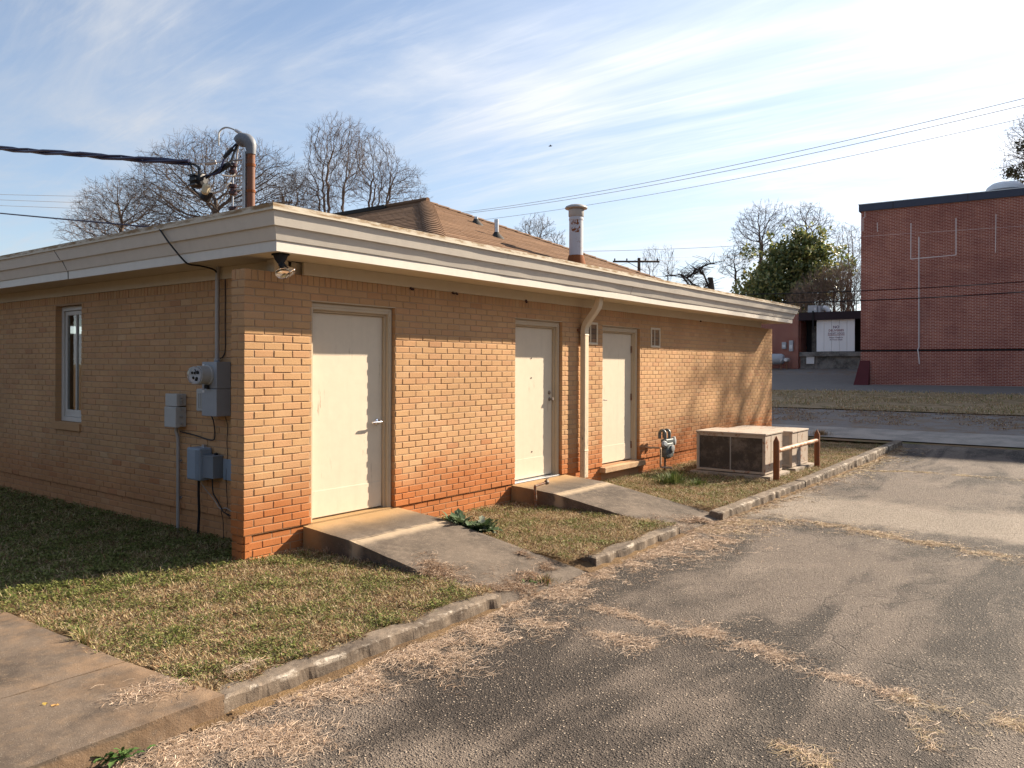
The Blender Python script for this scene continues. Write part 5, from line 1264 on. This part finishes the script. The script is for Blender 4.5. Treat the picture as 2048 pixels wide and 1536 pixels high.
E_ = lambda px, py, dz, r_: cs.append((*(dep(px, py, 56)+np.array([dz*.6, dz*.8, 0])), r_))
for (px, py, dz, r_) in ((1560, 590, 0, 2.2), (1600, 580, 0, 2.1), (1530, 585, -.5, 1.7), (1575, 550, .3, 1.9), (1545, 555, -.4, 1.5), (1615, 545, .2, 1.6), (1640, 560, .5, 1.4), (1590, 515, 0, 1.5), (1570, 500, -.2, 1.1), (1600, 490, 0, 1.0), (1610, 475, .1, .7), (1640, 500, .4, .9), (1645, 475, .4, .6), (1650, 520, .5, 1.1), (1520, 560, -.6, 1.0), (1510, 590, -.6, 1.2), (1555, 525, -.3, 1.0), (1540, 510, -.4, .6), (1595, 470, 0, .5), (1652, 462, .4, .35), (1625, 505, .2, 1.0), (1500, 575, -.7, .5), (1662, 540, .6, .8), (1530, 530, -.4, .6)):
    E_(px, py, dz, r_*.72)
    for k_ in range(12): E_(px+rnd.gauss(0, r_*17), py+rnd.gauss(0, r_*15), dz+rnd.gauss(0, r_*.7), r_*rnd.uniform(.18, .36))
    mb.tube([dep(1577, min(640, py+50), 56), np.array(cs[-13][:3])], [.08, .02], 4)
mb.build('trunk', M['darkbark'], t)
V, Fq, cc_ = leaf_cloud(cs, 16000, .25, [(.11, .15, .055), (.16, .19, .065), (.26, .26, .08), (.34, .31, .115), (.12, .15, .065)], 4)
mesh_np('crown', V-np.array(b_), Fq, M['needle'], t, cc_)
b_ = gp(2100, 62); t = bare_tree('mixed_tree', b_, [bl(2100, 295, 62, 90, 85), bl(2040, 335, 62, 46, 30), bl(2080, 250, 62, 50, 35)], M['bark'], 'bare tree with dark green clumps above the red building at the right edge', 96, 2200, .28, tip=.009)
cs = []
for (px, py, r_) in ((2040, 290, .35), (2046, 300, .4), (2050, 285, .45), (2012, 352, .3), (2022, 345, .35), (2030, 352, .35), (2038, 345, .4), (2046, 358, .4), (2060, 330, .7), (2065, 290, .7), (2018, 340, .2), (2028, 338, .25), (2080, 310, .9)):
    cs.append((*dep(px, py, 62), r_))
V, Fq, cc_ = leaf_cloud(cs, 1300, .22, [(.04, .055, .03), (.06, .07, .03), (.05, .06, .035)], 6)
o = mesh_np('green_clumps', (V-np.array(b_)), Fq, M['needle'], t, cc_)

# ================================================================== utility poles, far wires, bird
def pole(base, top, label, arms):
    t = thing('utility_pole', label, 'utility pole', tuple(base))
    mb = MB(); mb.tube([base, top], [.15, .11], 8); mb.build('pole', M['pole'], t, smooth=True)
    for (z, hw) in arms:
        p_ = np.array(top)+np.array([0, 0, z]); a_ = p_-r0*hw+fw*.12; b_ = p_+r0*hw*.8+fw*.12
        dv = (b_-a_)/np.linalg.norm(b_-a_); nn = np.array([-dv[1], dv[0], 0])*.06; mb = MB()
        mb.hexa([a_-nn-[0, 0, .06], b_-nn-[0, 0, .06], b_+nn-[0, 0, .06], a_+nn-[0, 0, .06], a_-nn+[0, 0, .06], b_-nn+[0, 0, .06], b_+nn+[0, 0, .06], a_+nn+[0, 0, .06]]); mb.build('cross_arm', M['pole'], t)
        for f_ in (.04, .30, .70, .96):
            q = a_*(1-f_)+b_*f_; mb = MB(); mb.lathe([(.03, .06), (.06, .10), (.05, .2), (.02, .24)], q, n=8); mb.build('insulator', M['insul'], t)
        mb = MB(); mb.tube([p_+[0, 0, -.5], a_*.7+b_*.3], .02, 4); mb.build('brace', M['pole'], t)
q = dep(1278, 516, 58); pole((q[0], q[1], terr(q[0])), q, 'distant wooden utility pole with crossarms behind the roof slope', ((-.25, 1.9), (-1.5, 1.6)))
q = dep(566, 392, 62); pole((q[0], q[1], terr(q[0])), q, 'distant utility pole just above the eave right of the mast', ((-.5, .9),))
def wire(a, b, sag, r_, label, group='overhead wires', mat='black'):
    n = 40; A_, B_ = Vector(a), Vector(b); mb = MB()
    mb.tube([tuple(A_.lerp(B_, i/n)+Vector((0, 0, -sag*4*(i/n)*(1-i/n)))) for i in range(n+1)], r_, 5); tag(mb.build('overhead_wire', M[mat], None), label, 'wire', group)
wire(dep(860, 432, 75), dep(2700, 30, 30), 1.0, .018, 'uppermost of the three long overhead wires rising to the right', mat='conduit')
wire(dep(860, 434, 75), dep(2700, 48, 30), 1.05, .018, 'middle of the three long overhead wires rising to the right', mat='conduit')
wire(dep(900, 447, 75), dep(2700, 82, 32), .9, .016, 'lowest of the three long overhead wires rising to the right', mat='conduit')
wire(dep(1100, 503, 70), dep(1620, 482, 62), .2, .016, 'single overhead wire right of the flue pipe', mat='conduit')
wire(dep(1278, 516, 57.9), dep(1620, 500, 70), .15, .012, 'upper thin wire leaving the distant utility pole rightwards', mat='conduit')
wire(dep(1278, 521, 57.9), dep(1620, 512, 70), .15, .012, 'lower thin wire leaving the distant utility pole rightwards', mat='conduit')
wire(dep(1278, 518, 57.9), dep(1180, 545, 75), .1, .012, 'thin wire leaving the distant utility pole leftwards', mat='conduit')
wire(dep(1400, 590, 36), dep(2200, 552, 30), .15, .018, 'upper black wire crossing the trees and the red wall')
wire(dep(1480, 606, 36), dep(2200, 572, 30), .15, .022, 'lower black wire crossing the trees and the red wall')
wire(dep(-300, 380, 60), dep(420, 396, 70), .1, .016, 'top thin wire at the left edge of the sky', mat='conduit')
wire(dep(-300, 387, 60), dep(420, 412, 70), .1, .016, 'second thin wire at the left edge of the sky', mat='conduit')
wire(dep(-300, 398, 60), dep(420, 424, 70), .1, .016, 'third thin wire at the left edge of the sky', mat='conduit')
wire(dep(-300, 496, 40), dep(60, 514, 46), .05, .012, 'lowest thin wire meeting the eave at the left edge', mat='conduit')
bp = dep(1101, 292, 60); mb = MB()
a_ = r0; mb.lathe([(.01, -.16), (.035, -.08), (.045, 0), (.03, .09), (.008, .14)], bp, tuple(a_+np.array([0, 0, .1])), 8)
bird = thing('bird', 'tiny dark bird gliding in the open sky', 'bird', tuple(bp))
vs = [bp+a_*.03, bp-a_*.05, bp-a_*.06-fw*.17+np.array([0, 0, .05]), bp-a_*.03-fw*.30+np.array([0, 0, .0]), bp+a_*.02-fw*.15+np.array([0, 0, .06]), bp-a_*.06+fw*.17+np.array([0, 0, .05]), bp-a_*.03+fw*.30+np.array([0, 0, .0]), bp+a_*.02+fw*.15+np.array([0, 0, .06])]
mb.add(vs, [(0, 1, 2, 4), (4, 2, 3), (0, 1, 5, 7), (7, 5, 6)]); mb.build('body', M['bird'], bird)

# ================================================================== grass, weeds, straw
GREEN = np.array([(.085, .105, .026), (.125, .145, .036), (.165, .175, .050), (.205, .205, .070)])
TAN = np.array([(.42, .315, .170), (.52, .405, .240), (.34, .240, .125), (.60, .48, .31), (.38, .255, .140)])
BROWN = np.array([(.16, .085, .042), (.22, .12, .065), (.12, .07, .04)])
def fbm(x, y, s_, seed):
    o = np.zeros(len(x)); amp = 1.0; fr = s_; tot = 0
    g = np.random.default_rng(seed)
    for k_ in range(4):
        for q in range(3):
            a_ = g.uniform(0, 2*PI); ph_ = g.uniform(0, 2*PI); o += amp*np.sin(fr*(x*math.cos(a_)+y*math.sin(a_))+ph_+1.3*np.sin(fr*.6*(y*math.cos(a_)-x*math.sin(a_))+ph_*2))
        tot += amp*3; amp *= .6; fr *= 2.1
    return .5+o/tot
def blades(P, ln, wd, tilt, g, leafy=None, lay=0.0):
    """P base points; returns quads (diamond leaf or narrow blade)"""
    n = len(P); az = g.uniform(0, 2*PI, n); ti = np.clip(g.normal(tilt, .35, n), .02, 1.55)
    d = np.stack([np.cos(az)*np.sin(ti), np.sin(az)*np.sin(ti), np.cos(ti)], 1); sd = np.stack([-np.sin(az), np.cos(az), g.normal(0, .25, n)], 1)
    b = P; m_ = P+d*(ln*.55)[:, None]; e = P+(d*.96+np.array([0, 0, -.10]))*ln[:, None]
    return np.stack([b-sd*(wd*.25)[:, None], m_-sd*(wd*.5)[:, None], e, m_+sd*(wd*.5)[:, None]], 1).reshape(-1, 3)
def soil_z(x, y):
    return np.full(len(x), LAWN-.02)
def lawn(name, x0, x1, y0, y1, dens, mask, seed, label, tanw, shade=False, h=1.0, fall=None):
    g = np.random.default_rng(seed); n = int((x1-x0)*(y1-y0)*dens)
    x = g.uniform(x0, x1, n); y = g.uniform(y0, y1, n); k_ = mask(x, y)
    if fall is not None: k_ &= g.random(n) < fall(x, y)
    x, y = x[k_], y[k_]; n = len(x); pt = fbm(x, y, 8.0, seed); p2 = fbm(x, y, 16.0, seed+5)
    bare = (p2 < .34) & (g.random(n) < .55); x, y, pt, p2 = x[~bare], y[~bare], pt[~bare], p2[~bare]; n = len(x)
    P = np.stack([x, y, soil_z(x, y)+g.uniform(0, .018, n)], 1)
    tan_p = np.clip(tanw+(pt-.5)*.75, .06, .96); r_ = g.random(n); tan_ = r_ < tan_p; br = tan_ & (g.random(n) < .16)
    leafy = (~tan_) & (g.random(n) < .5)
    ln = np.where(leafy, g.uniform(.010, .021, n), g.uniform(.022, .062, n))*h*np.where(p2 > .6, 1.25, .9); wd = np.where(leafy, ln*.75, g.uniform(.0020, .0040, n))
    wd = np.where(br, wd*2.2, wd)
    V = blades(P, ln, wd, 1.18, g); V[:, 2] += np.repeat(np.where(leafy, g.uniform(.004, .03, n), 0), 4)
    c = np.where(tan_[:, None], TAN[g.integers(0, len(TAN), n)], GREEN[g.integers(0, len(GREEN), n)]); c = np.where(br[:, None], BROWN[g.integers(0, 3, n)], c)*g.uniform(.75, 1.25, n)[:, None]
    o = mesh_np(name, V, np.arange(4*n).reshape(-1, 4), M['leaf'], None, np.repeat(c, 4, axis=0)); tag(o, label, 'grass', kind='stuff'); return o
wob = lambda y, s_: .06*np.sin(y*7+s_)+.03*np.sin(y*19+s_*2)
edge_ray = lambda y: CAM[0]+(y-CAM[1])*.365-.15
mA = lambda x, y: (x > np.maximum(-1.79+wob(y, 1)*.8, -9)) & (x < .655+.02*np.sin(y*20)) & (y > -2.235+.03*np.sin(x*9)+.02*np.sin(x*31)) & ~((x > -.005) & (y > 0.0)) & (x > edge_ray(y)-.1)
lawn('front_lawn', -1.95, .68, -2.25, .0, 34000, mA, 1, 'patchy dry and green lawn between the walkway, kerb and first ramp', .74)
mS = lambda x, y: (x > edge_ray(y)) & (x < SX+.01) & ~((x > -.005) & (y < WT))
lawn('side_lawn', -2.2, .43, 0.0, 7.5, 14000, mS, 2, 'shaded green lawn along the side wall', .34, h=1.35, fall=lambda x, y: np.clip(1.15-y*.10, .35, 1))
mB = lambda x, y: (x > 1.85+.05*np.sin(y*9)) & (x < 3.88) & (y > -2.22+.03*np.sin(x*8))
lawn('front_lawn', 1.75, 3.95, -2.25, -.0, 26000, mB, 3, 'patchy dry lawn between the two ramps', .80)
inpad = lambda x, y: ((x > 7.83) & (x < 8.82) | (x > 9.05) & (x < 10.15)) & (y > -1.93) & (y < -.57)
mC = lambda x, y: (x > 5.06) & (x < 14.7) & (y > -2.22) & (y < 0) & ~inpad(x, y)
lawn('front_lawn', 5.0, 14.8, -2.3, 0, 13000, mC, 4, 'dry yellowish lawn around the air conditioners', .76, h=1.1, fall=lambda x, y: np.clip(1.6-x*.09, .35, 1))
# verge across the road
g = np.random.default_rng(9); n = 26000; x = g.uniform(23.3, 31.6, n); y = g.uniform(-8, 14, n); k_ = fbm(x, y, 1.6, 3) > .38; x, y = x[k_], y[k_]; n = len(x)
z = np.array([terr(q) for q in x])+.01; P = np.stack([x, y, z], 1); V = blades(P, g.uniform(.06, .16, n), g.uniform(.012, .03, n), .7, g)
c = np.where((g.random(n) < .85)[:, None], TAN[g.integers(0, 5, n)], GREEN[g.integers(0, 4, n)]*1.2)
tag(mesh_np('verge_grass', V, np.arange(4*n).reshape(-1, 4), M['leaf'], None, np.repeat(c, 4, axis=0)), 'rough dry grass strip between the roads in front of the red building', 'grass', kind='stuff')
RZ = lambda y: -.045-np.maximum(0, -y-.66)*.155
g = np.random.default_rng(19); n = 22000; x = g.uniform(19.2, 23.6, n); y = g.uniform(-8, 10, n); k_ = fbm(x, y, 2.3, 8)+(x-19.2)*.05 > .56; x, y = x[k_], y[k_]; n = len(x)
P = np.stack([x, y, np.array([terr(q) for q in x])-.005], 1); V = blades(P, g.uniform(.04, .10, n), g.uniform(.010, .025, n), 1.1, g)
c = np.where((g.random(n) < .5)[:, None], TAN[g.integers(0, 5, n)]*.8, BROWN[g.integers(0, 3, n)]*1.5)
tag(mesh_np('road_litter', V, np.arange(4*n).reshape(-1, 4), M['leaf'], None, np.repeat(c, 4, axis=0)), 'brown leaf litter and weeds creeping over the old road below the verge', 'leaf litter', kind='stuff')
def straw(name, polys, label, seed, lenr=(.02, .085), zoff=0.002, cols=TAN, lift=.045, base=None):
    g = np.random.default_rng(seed); PP = []; 
    for (pl, wd, dens) in polys:
        q = np.array([on(px, py, 2, LOT)[:2] if base is None else on(px, py, 2, base)[:2] for px, py in pl])
        sg = np.linalg.norm(np.diff(q, axis=0), axis=1); tot = sg.sum(); n = int(tot*wd*2*dens*4.8)
        u = g.random(n)*tot; cs_ = np.concatenate([[0], np.cumsum(sg)]); i = np.clip(np.searchsorted(cs_, u)-1, 0, len(sg)-1); f_ = (u-cs_[i])/sg[i]
        p_ = q[i]*(1-f_)[:, None]+q[i+1]*f_[:, None]; tn = (q[i+1]-q[i])/sg[i][:, None]; nn = np.stack([-tn[:, 1], tn[:, 0]], 1)
        s_ = np.clip(g.standard_t(3.0, n)*.55, -2.8, 2.8)*wd*(.55+.9*fbm(p_[:, 0], p_[:, 1], 9, seed)); p_ = p_+nn*s_[:, None]
        keep = g.random(n) < np.clip((fbm(p_[:, 0], p_[:, 1], 11, seed+3)-.36)*3.4, .04, 1); PP.append(p_[keep])
    p_ = np.concatenate(PP); n = len(p_); z = np.array([terr(q) for q in p_[:, 0]])+zoff if base is None else (np.maximum(RZ(p_[:, 1]), LOT)+zoff if base < -.25 else np.full(n, base+zoff))
    az = g.uniform(0, 2*PI, n); el = g.normal(.05, lift, n); ln = g.uniform(*lenr, n); wd = g.uniform(.0006, .0013, n)*np.clip(p_[:, 0]*.12+.9, 1, 2.4)
    d = np.stack([np.cos(az)*np.cos(el), np.sin(az)*np.cos(el), np.abs(np.sin(el))], 1); sd = np.stack([-np.sin(az), np.cos(az), g.normal(0, .4, n)], 1)
    b = np.stack([p_[:, 0], p_[:, 1], z+g.uniform(0, .007, n)], 1); m_ = b+d*(ln*.5)[:, None]+sd*(g.normal(0, .10, n)*ln)[:, None]; e = b+d*ln[:, None]; e[:, 2] -= np.abs(g.normal(0, .01, n)); e[:, 2] = np.maximum(e[:, 2], z)
    V = np.stack([b-sd*wd[:, None], b+sd*wd[:, None], m_+sd*wd[:, None], m_-sd*wd[:, None], e+sd*wd[:, None]*.5, e-sd*wd[:, None]*.5], 1).reshape(-1, 3)
    Fq = np.concatenate([np.arange(n)[:, None]*6+np.array([0, 1, 2, 3]), np.arange(n)[:, None]*6+np.array([3, 2, 4, 5])])
    c = cols[g.integers(0, len(cols), n)]*g.uniform(.7, 1.25, n)[:, None]
    tag(mesh_np(name, V, Fq, M['straw'], None, np.repeat(c, 6, axis=0)), label, 'straw', kind='stuff')
PALE = np.array([(.54, .41, .30), (.45, .335, .24), (.62, .48, .36), (.36, .25, .17), (.28, .185, .12)])
straw('dead_grass', [([(250, 1560), (420, 1490), (560, 1432), (690, 1372), (800, 1318), (900, 1275)], .16, 9000), ([(330, 1560), (470, 1500), (580, 1450)], .30, 3800), ([(780, 1350), (900, 1300), (960, 1262)], .16, 6000),
                     ([(900, 1290), (960, 1240), (1010, 1195), (1060, 1172)], .16, 8000), ([(960, 1225), (1040, 1180), (1120, 1150)], .10, 8000)], 'pale dead grass lying along the foot of the near kerb', 21, cols=PALE)
straw('dead_grass', [([(1080, 1200), (1160, 1165), (1250, 1130), (1340, 1095), (1400, 1075)], .16, 7000), ([(1250, 1110), (1330, 1075), (1420, 1050), (1490, 1040)], .22, 6000), ([(1340, 1110), (1440, 1075)], .22, 5000)], 'pale dead grass along the kerb between the ramps', 22, cols=PALE)
straw('dead_grass', [([(1180, 1210), (1270, 1236), (1390, 1262), (1490, 1286), (1580, 1322), (1680, 1355), (1800, 1392)], .075, 4200), ([(1400, 1255), (1500, 1290)], .14, 3600)], 'straw caught in the crack running across the near asphalt', 23, cols=PALE)
straw('dead_grass', [([(1800, 1392), (1880, 1412), (1960, 1432), (2100, 1470)], .08, 4000), ([(1850, 1430), (1862, 1470), (1855, 1500)], .07, 3000)], 'straw at the right end of the near crack', 24, cols=np.concatenate([PALE, TAN]))
straw('dead_grass', [([(1090, 1248), (1180, 1262), (1310, 1292)], .12, 3600), ([(1000, 1235), (1090, 1248)], .12, 3000)], 'short straw patch just in front of the first ramp', 25, cols=PALE)
straw('dead_grass', [([(1440, 1046), (1540, 1042), (1620, 1046), (1720, 1062), (1850, 1086), (1950, 1104), (2060, 1125)], .13, 3600), ([(1400, 1065), (1480, 1045)], .28, 3200)], 'straw along the crack at the edge of the pale asphalt patch', 26, cols=np.concatenate([PALE, TAN]))
straw('dead_grass', [([(1440, 1040), (1540, 1000), (1620, 965), (1720, 928), (1800, 902)], .20, 2600)], 'leaf litter and straw along the far kerb', 27, cols=np.concatenate([PALE, TAN, BROWN]))
straw('dead_grass', [([(1545, 1482), (1600, 1505), (1660, 1534)], .06, 3500)], 'small straw line at the bottom right of the asphalt', 28, cols=np.concatenate([PALE, TAN]))
straw('dead_grass', [([(1690, 940), (1850, 945), (2060, 962)], .10, 900), ([(1660, 955), (1760, 915)], .3, 700)], 'thin straw line across the far asphalt', 29)
straw('dead_grass', [([(850, 1162), (930, 1178), (1010, 1180), (1085, 1150)], .14, 6500), ([(1040, 1118), (1100, 1140)], .08, 5000), ([(830, 1140), (900, 1165)], .09, 5000)], 'dead grass and debris covering the foot of the first ramp', 41, base=-.27, cols=np.concatenate([PALE, BROWN, BROWN]), lenr=(.02, .07), lift=.16)
straw('dead_grass', [([(1290, 1052), (1360, 1048), (1410, 1036)], .12, 5000)], 'dead grass covering the foot of the middle ramp', 42, base=-.27, cols=np.concatenate([PALE, BROWN]), lenr=(.02, .07), lift=.12)
straw('dead_grass', [([(200, 1410), (290, 1380), (370, 1370)], .07, 4500), ([(440, 1355), (520, 1320)], .04, 2500)], 'straw blown onto the walkway corner', 30, base=KERBTOP+.004, cols=PALE)
straw('dead_grass', [([(870, 1020), (950, 1012), (1010, 995)], .07, 4500), ([(520, 1105), (600, 1085)], .08, 4500)], 'dry grass stems along the foot of the brick wall', 31, base=LAWN-.01, cols=np.concatenate([PALE, BROWN]))
# upright clumps, each a plant
def tuft(pos, n, h, spread, cols, name, label, seed, wd=.003, cat='grass tuft', group=None):
    g = np.random.default_rng(seed); az = g.uniform(0, 2*PI, n); r_ = np.abs(g.normal(0, spread*.4, n)); b = np.stack([r_*np.cos(az), r_*np.sin(az), np.zeros(n)], 1)
    ln = h*g.uniform(.45, 1.1, n); ti = np.abs(g.normal(.45, .3, n)); a2 = az+g.normal(0, .7, n)
    d = np.stack([np.cos(a2)*np.sin(ti), np.sin(a2)*np.sin(ti), np.cos(ti)], 1); sd = np.stack([-np.sin(a2), np.cos(a2), np.zeros(n)], 1); w_ = wd*g.uniform(.6, 1.4, n)[:, None]
    m_ = b+d*(ln*.55)[:, None]; e = m_+(d+np.array([0, 0, -.55])+.25*np.stack([np.cos(a2), np.sin(a2), np.zeros(n)], 1))*(ln*.42)[:, None]
    V = np.stack([b-sd*w_, b+sd*w_, m_+sd*w_*.8, m_-sd*w_*.8, e+sd*w_*.15, e-sd*w_*.15], 1).reshape(-1, 3)
    Fq = np.concatenate([np.arange(n)[:, None]*6+np.array([0, 1, 2, 3]), np.arange(n)[:, None]*6+np.array([3, 2, 4, 5])]); c = cols[g.integers(0, len(cols), n)]*g.uniform(.75, 1.25, n)[:, None]
    o = mesh_np(name, V, Fq, M['leaf'], None, np.repeat(c, 6, axis=0)); o.location = pos; OFF[o.name] = np.zeros(3); return tag(o, label, cat, group)
def gl(px, py, z=LAWN-.02): return tuple(on(px, py, 2, z))
LUSH = np.array([(.07, .105, .028), (.10, .135, .038), (.15, .17, .06)])
tuft(gl(1345, 968), 420, .26, .30, LUSH, 'grass_tuft', 'lush green grass tuft beside the gas meter', 1, .0045)
tuft(gl(1395, 972), 160, .16, .20, LUSH, 'grass_tuft', 'lower green grass tuft in front of the coil grille', 2, .004)
tuft(gl(1180, 1006), 200, .17, .14, np.concatenate([PALE, GREEN]), 'grass_tuft', 'dry grey grass tuft at the edge of the middle ramp', 3)
tuft(gl(1130, 1000), 150, .14, .10, np.concatenate([PALE, BROWN]), 'grass_tuft', 'small dry tuft beside the standpipe spigot', 4)
tuft(gl(618, 1100), 110, .14, .07, PALE, 'grass_tuft', 'pale dry tuft against the side of the first ramp near the corner', 5)
tuft(gl(655, 1112), 90, .13, .06, PALE, 'grass_tuft', 'second pale dry tuft along the side of the first ramp', 6)
tuft(gl(735, 1128), 90, .12, .07, PALE, 'grass_tuft', 'third pale dry tuft along the side of the first ramp', 7)
tuft(gl(172, 1288), 170, .15, .10, np.concatenate([TAN, GREEN*1.5]), 'grass_tuft', 'pale yellow grass tuft at the edge of the walkway', 8, .0022)
tuft(gl(262, 1168), 120, .11, .14, np.array([(.16, .21, .06), (.24, .25, .10), (.13, .18, .05)]), 'grass_tuft', 'bright green grass tuft at the edge of the building shadow', 9)
tuft(gl(880, 1165, LOT+.03), 180, .12, .18, np.concatenate([PALE, BROWN*1.6]), 'grass_tuft', 'reddish dry weeds at the foot of the first ramp', 10)
tuft(gl(1090, 1165, LOT+.02), 200, .08, .12, np.concatenate([PALE, BROWN*1.6, GREEN]), 'grass_tuft', 'brown dry weeds where the first ramp meets the asphalt', 11)
tuft(gl(1640, 872, LAWN), 260, .22, .30, np.concatenate([TAN*.8, BROWN]), 'grass_tuft', 'brown dry weeds beside the far rail post', 12, .005)
def rosette(pos, n, ln, seed, label, cols):
    """toothed-leaf weed: every leaf a strip with jagged margin"""
    g = np.random.default_rng(seed); V = []; Fs = []; C = []
    for k_ in range(n):
        az = g.uniform(0, 2*PI); l_ = ln*g.uniform(.5, 1.1); ti = g.uniform(.7, 1.45); c0_ = cols[g.integers(0, len(cols))]*g.uniform(.7, 1.3); st = np.append(g.normal(0, .045, 2), 0); dz = g.uniform(.2, .5); m_ = 7; b = len(V)
        for i in range(m_+1):
            f_ = i/m_; out = l_*(math.sin(ti)*f_); hz = l_*(math.cos(ti)*f_*1.4-dz*f_*f_); w_ = l_*.20*math.sin(PI*min(1, f_*.92+.06))*(1.0 if i % 2 else .55)
            cx_ = np.array([math.cos(az)*out, math.sin(az)*out, max(.004, hz+.02)])+st; sd = np.array([-math.sin(az), math.cos(az), .35*(1 if i % 2 else -1)*.3])
            V += [cx_-sd*w_+[0, 0, w_*.3], cx_, cx_+sd*w_+[0, 0, w_*.3]]; C += [c0_]*3
        for i in range(m_): q = b+i*3; Fs += [(q, q+1, q+4, q+3), (q+1, q+2, q+5, q+4)]
    o = mesh_np('weed_plant', np.array(V), np.array(Fs), M['leaf'], None, np.array(C)); o.location = pos; return tag(o, label, 'weed')
WEED = np.array([(.075, .12, .055), (.11, .15, .080), (.24, .26, .19), (.065, .10, .045)])
rosette(gl(915, 1060, -.16), 80, .22, 3, 'leafy green weed spilling onto the first ramp, its left half', WEED)
rosette(gl(965, 1066, -.17), 74, .20, 4, 'leafy green weed spilling onto the first ramp, its right half', WEED)
rosette(gl(232, 1522, LOT+.01), 34, .09, 5, 'small green weed at the foot of the kerb in the bottom left', np.array([(.06, .12, .03), (.09, .15, .045)]))
rosette(gl(1065, 1168, LOT+.02), 26, .06, 6, 'tiny green weed at the bottom edge of the first ramp', np.array([(.07, .13, .03), (.10, .16, .05)]))
# fallen leaves
g = np.random.default_rng(44); k_ = 0
for (px, py, z, c_) in ((88, 1408, KERBTOP+.006, (.50, .35, .08)), (110, 1410, KERBTOP+.006, (.45, .25, .08)), (828, 1318, LOT+.012, (.42, .30, .18)), (470, 1420, LOT+.03, (.40, .28, .17)), (600, 1390, LOT+.03, (.36, .25, .14))):
    p_ = on(px, py, 2, z); a_ = g.uniform(0, 2*PI); V = []; nn = 8
    for i in range(nn): an = 2*PI*i/nn; r_ = .022*(1 if i % 2 else .6)*(1.5 if i == 0 else 1); V.append((r_*math.cos(an+a_), r_*.7*math.sin(an+a_), .004*math.sin(3*an)))
    me = bpy.data.meshes.new('fallen_leaf'); me.from_pydata(V, [], [tuple(range(nn))]); at = me.attributes.new('col', 'FLOAT_COLOR', 'POINT'); at.data.foreach_set('color', np.tile(np.array(c_+(1,), np.float32), nn))
    o = link('fallen_leaf', me, M['leaf']); o.location = p_; tag(o, ['yellow fallen leaf on the walkway', 'orange fallen leaf on the walkway', 'tan fallen leaf in the straw beyond the near kerb', 'tan fallen leaf in the straw at the kerb foot', 'dull fallen leaf in the straw along the near kerb'][k_], 'leaf'); k_ += 1

# ================================================================== foliage screen added out of view to cut sky light on the walls
cs = []; rnd = random.Random(9)
def screen_tree(x, y, h):
    for k_ in range(5):
        f_ = k_/4; cs.append((x+rnd.uniform(-.8, .8), y+rnd.uniform(-.8, .8), .8+h*.9*f_, (2.2-1.2*f_)*rnd.uniform(.85, 1.15)))
for k_ in range(13): screen_tree(-13.5+rnd.uniform(-1, 1), -12+k_*3.2, rnd.uniform(2.2, 3.2))
for k_ in range(16): screen_tree(-18+k_*3.3, -27+rnd.uniform(-1.2, 1.2), rnd.uniform(4.2, 6.5))
V, Fq, cc_ = leaf_cloud(cs, 42000, .75, [(.045, .050, .034), (.06, .062, .042), (.08, .078, .052), (.035, .038, .028)], 12)
tag(mesh_np('foliage_screen', V, Fq, M['needle'], None, cc_), 'added dark evergreen foliage screen behind and left of the viewpoint, blocking sky light', 'added light screen', kind='stuff')
